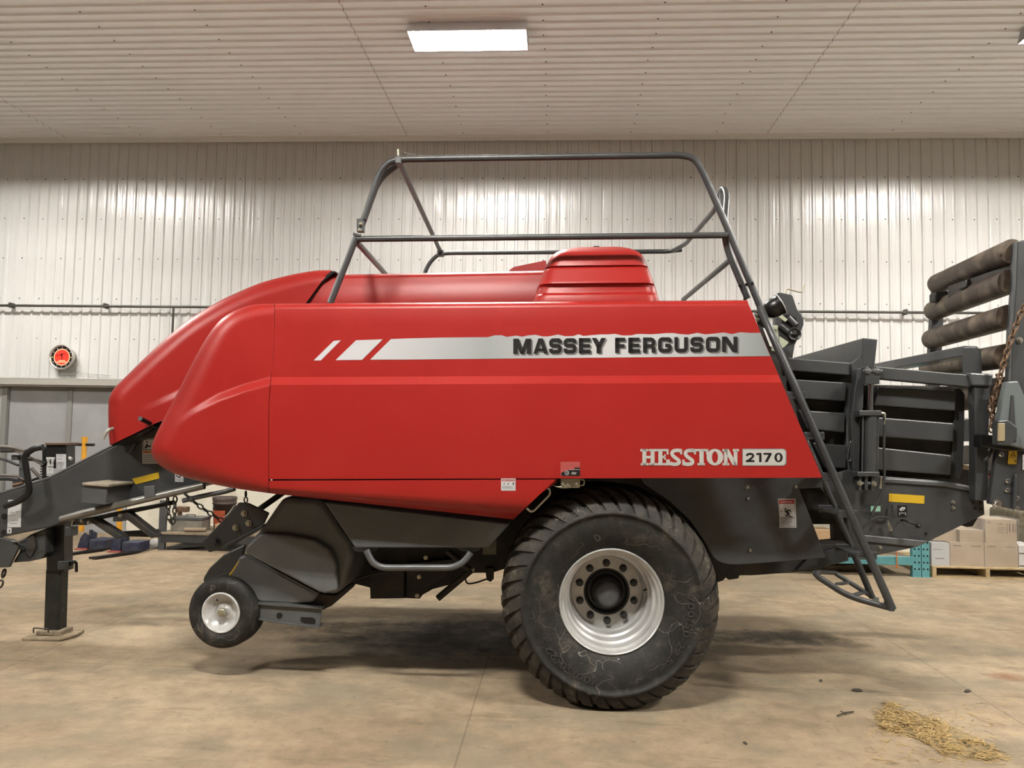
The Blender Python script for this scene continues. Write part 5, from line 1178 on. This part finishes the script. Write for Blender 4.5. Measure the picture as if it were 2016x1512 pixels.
# floor jacks with yellow handles
def floor_jack(px, py, hpx, hpy, label):
    b = WZ(px, py, 0.0); root = empty('floor_jack', (b.x, b.y, 0), label, 'jack', 'blue floor jacks by the door')
    s = b.y/1514
    mb = MB(); mb.box(-26*s, 0, -0.02, 0.25, 0.0, 0.018); mb.build('base_plate', mat('red_base', (0.28, 0.06, 0.05), 0.6), root, 0.003)
    mb = MB(); mb.extrude([Vector((x_*s, 0.02, z_*s)) for x_, z_ in ((-24, 3), (-2, 3), (-2, 30), (-10, 34), (-18, 24))], Vector((0, 0.02, 0))); mb.build('side_plate', BLUE, root, 0.003)
    mb = MB(); mb.extrude([Vector((x_*s, 0.20, z_*s)) for x_, z_ in ((-24, 3), (-2, 3), (-2, 30), (-10, 34), (-18, 24))], Vector((0, 0.02, 0))); mb.build('side_plate', BLUE, root, 0.003)
    mb = MB(); mb.box(2*s, 38*s, 0.0, 0.26, 0.0+2*s, 21*s); mb.build('body', BLUE, root, 0.01)
    mb = MB(); mb.cyl((-12*s, 0.04, 10*s), (-12*s, 0.21, 10*s), 0.04, 14); mb.build('roller', GREY, root)
    mb = MB(); mb.cyl((-6*s, 0.12, 6*s), (-6*s, 0.12, 38*s), 0.022, 12); mb.build('ram', BLUE, root)
    mb = MB(); mb.extrude([Vector((30*s, -0.02, 0.012)), Vector((44*s, -0.02, 0.012)), Vector((2*s, -0.55, 0.012)), Vector((-10*s, -0.55, 0.012))], Vector((0, 0, 0.02))); mb.build('toe_bar', BLACK, root)
    h = WY(hpx, hpy, b.y+0.15)
    mb = MB(); hxx = h.x-b.x; mb.tube([(hxx+0.02, 0.15, 0.21), (hxx, 0.15, h.z-0.1), (hxx, 0.15, h.z)], [0.035, 0.030, 0.038], 12); mb.build('handle_pole', YPAINT, root)
    mb = MB(); mb.cyl((hxx-0.13, 0.15, h.z-0.10), (hxx+0.13, 0.15, h.z-0.10), 0.020, 10); mb.build('handle_grip', BLACK, root)
    return root
floor_jack(172, 1083, 167, 860, 'blue floor jack with yellow T-handle pole rising above the drawbar')
floor_jack(237, 1088, 236, 965, 'blue floor jack nearer the bench, its yellow pole partly hidden')
c = WZ(296, 1082, 0.0); mb = MB(); mb.lathe([(0.0, -0.03), (0.05, -0.03), (0.062, -0.02), (0.062, 0.02), (0.05, 0.03), (0, 0.03)], (c.x, c.y+0.1, 0.062), 'y', 24)
lab(mb.build('caster_wheel', WHITE), 'small white caster wheel at the foot of the steel bench', 'wheel')
# steel bench
bl = WZ(316, 1083, 0.0); BY = bl.y; sc_ = BY/1514
bn = empty('steel_bench', (bl.x, BY, 0), 'low dark steel work bench behind the drawbar', 'bench')
zs1 = WY(360, 1048, BY).z
mb = MB(); mb.box(-0.04, 0.045, 0, 0.05, 0, WY(316, 985, BY).z); mb.build('bench_post', GREYL, bn, 0.003)
mb = MB(); mb.box(0.0, 1.25, -0.02, 0.7, zs1-0.03, zs1); mb.build('bench_top', DWOOD, bn, 0.003)
mb = MB(); mb.box(0.0, 1.25, -0.01, 0.03, zs1-0.13, zs1-0.03); mb.build('bench_rail', GREY, bn, 0.003)
mb = MB(); mb.box(1.2, 1.25, 0.0, 0.05, 0, zs1-0.03); mb.box(1.2, 1.25, 0.62, 0.67, 0, zs1-0.03); mb.box(0.0, 0.05, 0.62, 0.67, 0, zs1-0.03); mb.build('bench_leg', GREY, bn, 0.003)
mb = MB(); mb.bar((0.06, 0.05, 0.02), (0.9, 0.05, zs1-0.1), 0.04, 0.03); mb.build('bench_brace', GREY, bn)
mb = MB(); mb.box(0.05, 1.2, 0.1, 0.6, 0.005, 0.03); mb.build('lower_shelf', DARK, bn)
BX = lambda px, d=0.2: WY(px, 1040, BY+d).x
tb = empty('toolbox', (BX(343), BY+0.1, zs1+0.001), 'grey steel toolbox on the bench', 'toolbox')
w_ = BX(404)-BX(343); mb = MB(); mb.box(0, w_, 0, 0.25, 0, 0.135); mb.build('box_body', mat('toolbox_grey', (0.16, 0.15, 0.125), 0.5, col2=(0.23, 0.21, 0.17), nscale=14), tb, 0.005)
mb = MB(); mb.box(-0.005, w_+0.005, -0.005, 0.255, 0.137, 0.175); mb.build('box_lid', GREYL, tb, 0.005)
mb = MB(); mb.tube(fillet([(w_*0.35, 0.12, 0.175), (w_*0.35, 0.12, 0.20), (w_*0.65, 0.12, 0.20), (w_*0.65, 0.12, 0.175)], 0.02), 0.006, 8); mb.build('box_handle', GREY, tb)
p_ = MB(); p_.cyl((BX(376), BY+0.03, zs1+0.03), (BX(416), BY+0.06, zs1+0.03), 0.029, 14); lab(p_.build('pipe_offcut', mat('pipe_tan', (0.22, 0.16, 0.11), 0.6)), 'short tan pipe lying at the front of the bench', 'pipe')
bk = empty('bucket', (BX(436, 0.35), BY+0.42, zs1+0.001), 'dark plastic bucket with an orange label on the bench', 'bucket')
bh_ = WY(436, 978, BY+0.42).z-zs1
mb = MB(); mb.lathe([(0.0, 0.0), (0.125, 0.0), (0.145, bh_*0.78), (0.155, bh_*0.78), (0.155, bh_*0.82), (0.148, bh_*0.84), (0.155, bh_*0.9), (0.160, bh_*0.98), (0.150, bh_), (0.142, bh_*0.9), (0.12, 0.01), (0, 0.01)], (0,0,0), 'z', 32); mb.build('pail', BUCK, bk)
mb = MB(); mb.ring_faces([[Vector((r_*math.cos(-PI*0.95+k_*PI*0.6/8), r_*math.sin(-PI*0.95+k_*PI*0.6/8), z_)) for k_ in range(9)] for r_, z_ in ((0.131, bh_*0.15), (0.143, bh_*0.6))], False, False, True); mb.build('pail_label', BUCKO, bk)
mb = MB(); mb.tube(catmull([(-0.15, 0, bh_*0.8), (-0.08, -0.17, bh_*0.45), (0.08, -0.17, bh_*0.42), (0.15, 0, bh_*0.8)], 5), 0.004, 6); mb.build('bail_handle', BOLT, bk)
cbx = MB(); cbx.box(BX(424, 0.05), BX(452, 0.05), BY+0.03, BY+0.15, zs1+0.001, zs1+0.11); lab(cbx.build('small_carton', CARD2, None, 0.003), 'small tan carton in front of the bucket', 'box')
vb = empty('bench_vice', (BX(349, 0.45), BY+0.5, zs1+0.001), 'small rusty bench vice behind the toolbox', 'vice')
mb = MB(); mb.cyl((0, 0, 0), (0, 0, 0.20), 0.03, 12); mb.build('vice_post', CHAINM, vb); mb = MB(); mb.box(-0.05, 0.12, -0.04, 0.04, 0.20, 0.27); mb.build('vice_jaw', CHAINM, vb, 0.008)
# straw and bits
random.seed(11)
base = [(1720, 1409), (1733, 1402), (1742, 1388), (1752, 1382), (1768, 1390), (1778, 1401), (1805, 1404), (1840, 1418), (1878, 1434), (1920, 1450), (1955, 1472), (1975, 1496), (1940, 1498), (1895, 1496), (1858, 1490), (1840, 1474), (1818, 1462), (1790, 1450), (1752, 1441), (1728, 1430)]
mb = MB(); mb.use(STRAWD)
poly = [WZ(x_, y_, 0.0) for x_, y_ in base]; ctr = sum(poly, Vector())/len(poly)
ring2 = [ctr.lerp(p, 0.6)+Vector((0, 0, 0.006)) for p in poly]
n = len(poly); mb.add([p+Vector((0,0,0.001)) for p in poly]+ring2+[ctr+Vector((0,0,0.004))], [(i, (i+1) % n, n+(i+1) % n, n+i) for i in range(n)]+[(n+i, n+(i+1) % n, 2*n) for i in range(n)], True)
def inside(x_, y_, pl):
    r_ = False; j = len(pl)-1
    for i in range(len(pl)):
        if (pl[i][1] > y_) != (pl[j][1] > y_) and x_ < (pl[j][0]-pl[i][0])*(y_-pl[i][1])/(pl[j][1]-pl[i][1])+pl[i][0]: r_ = not r_
        j = i
    return r_
mb.use(STRAW); cnt = 0
from mathutils import noise as mnoise
while cnt < 2300:
    px_, py_ = random.uniform(1705, 1990), random.uniform(1380, 1505)
    ins = inside(px_, py_, base)
    if not ins and random.random() > 0.035: continue
    if ins and mnoise.noise(Vector((px_*0.035, py_*0.07, 0.0))) < random.uniform(-0.45, 0.25)+(0.35 if px_ > 1870 else 0.0): continue
    p = WZ(px_, py_, 0.0); a = random.uniform(0, 2*PI); l = random.uniform(0.012, 0.05); w = random.uniform(0.0012, 0.003); z_ = random.uniform(0.003, 0.012) if ins else 0.003
    d = Vector((math.cos(a), math.sin(a), random.uniform(-0.25, 0.25) if ins else 0.0)); q = Vector((-d.y, d.x, 0))*w
    mb.add([p+Vector((0,0,z_))+q, p+Vector((0,0,z_))-q, p+Vector((0,0,z_))+d*l-q, p+Vector((0,0,z_))+d*l+q+Vector((0,0,0.002))], [(0,1,2,3)]); cnt += 1
sp = mb.build('loose_straw', None); lab(sp, 'patch of loose golden straw on the floor at bottom right', 'straw', None, 'stuff')
tw = MB(); a, b = WZ(1648, 1409, 0.008), WZ(1680, 1401, 0.008); tw.tube([a, a.lerp(b, 0.5)+Vector((0,0,0.006)), b], 0.004, 6); a2, b2 = WZ(1655, 1400, 0.008), WZ(1667, 1406, 0.008); tw.tube([a2, b2], 0.003, 6)
lab(tw.build('twig', DIRT), 'thin dark forked twig on the floor left of the straw', 'twig')
for i, (x_, y_, s_, tx) in enumerate(((1687, 1361, 0.016, 'dark crumb of dirt with a pale sliver, above the twig'), (1905, 1362, 0.014, 'dark crumb of dirt on the floor right of the straw'), (1616, 1341, 0.010, 'small dark crumb of dirt nearest the shadow under the rear'), (1467, 1464, 0.008, 'tiny dark crumb of dirt at the bottom of the frame'))):
    p = WZ(x_, y_, 0.0); mb = MB(); mb.lathe([(0, 0.0), (s_*1.2, 0.0), (s_*1.35, s_*0.4), (s_*0.8, s_*0.9), (0, s_)], (0, 0, 0), 'z', 7, False)
    o = mb.build('dirt_clod', DIRT); o.location = p+Vector((0,0,0.0005)); o.scale = (1.7, 0.8, 1); o.rotation_euler = (0, 0, 0.6*i); lab(o, tx, 'dirt', 'crumbs of dirt on the floor')
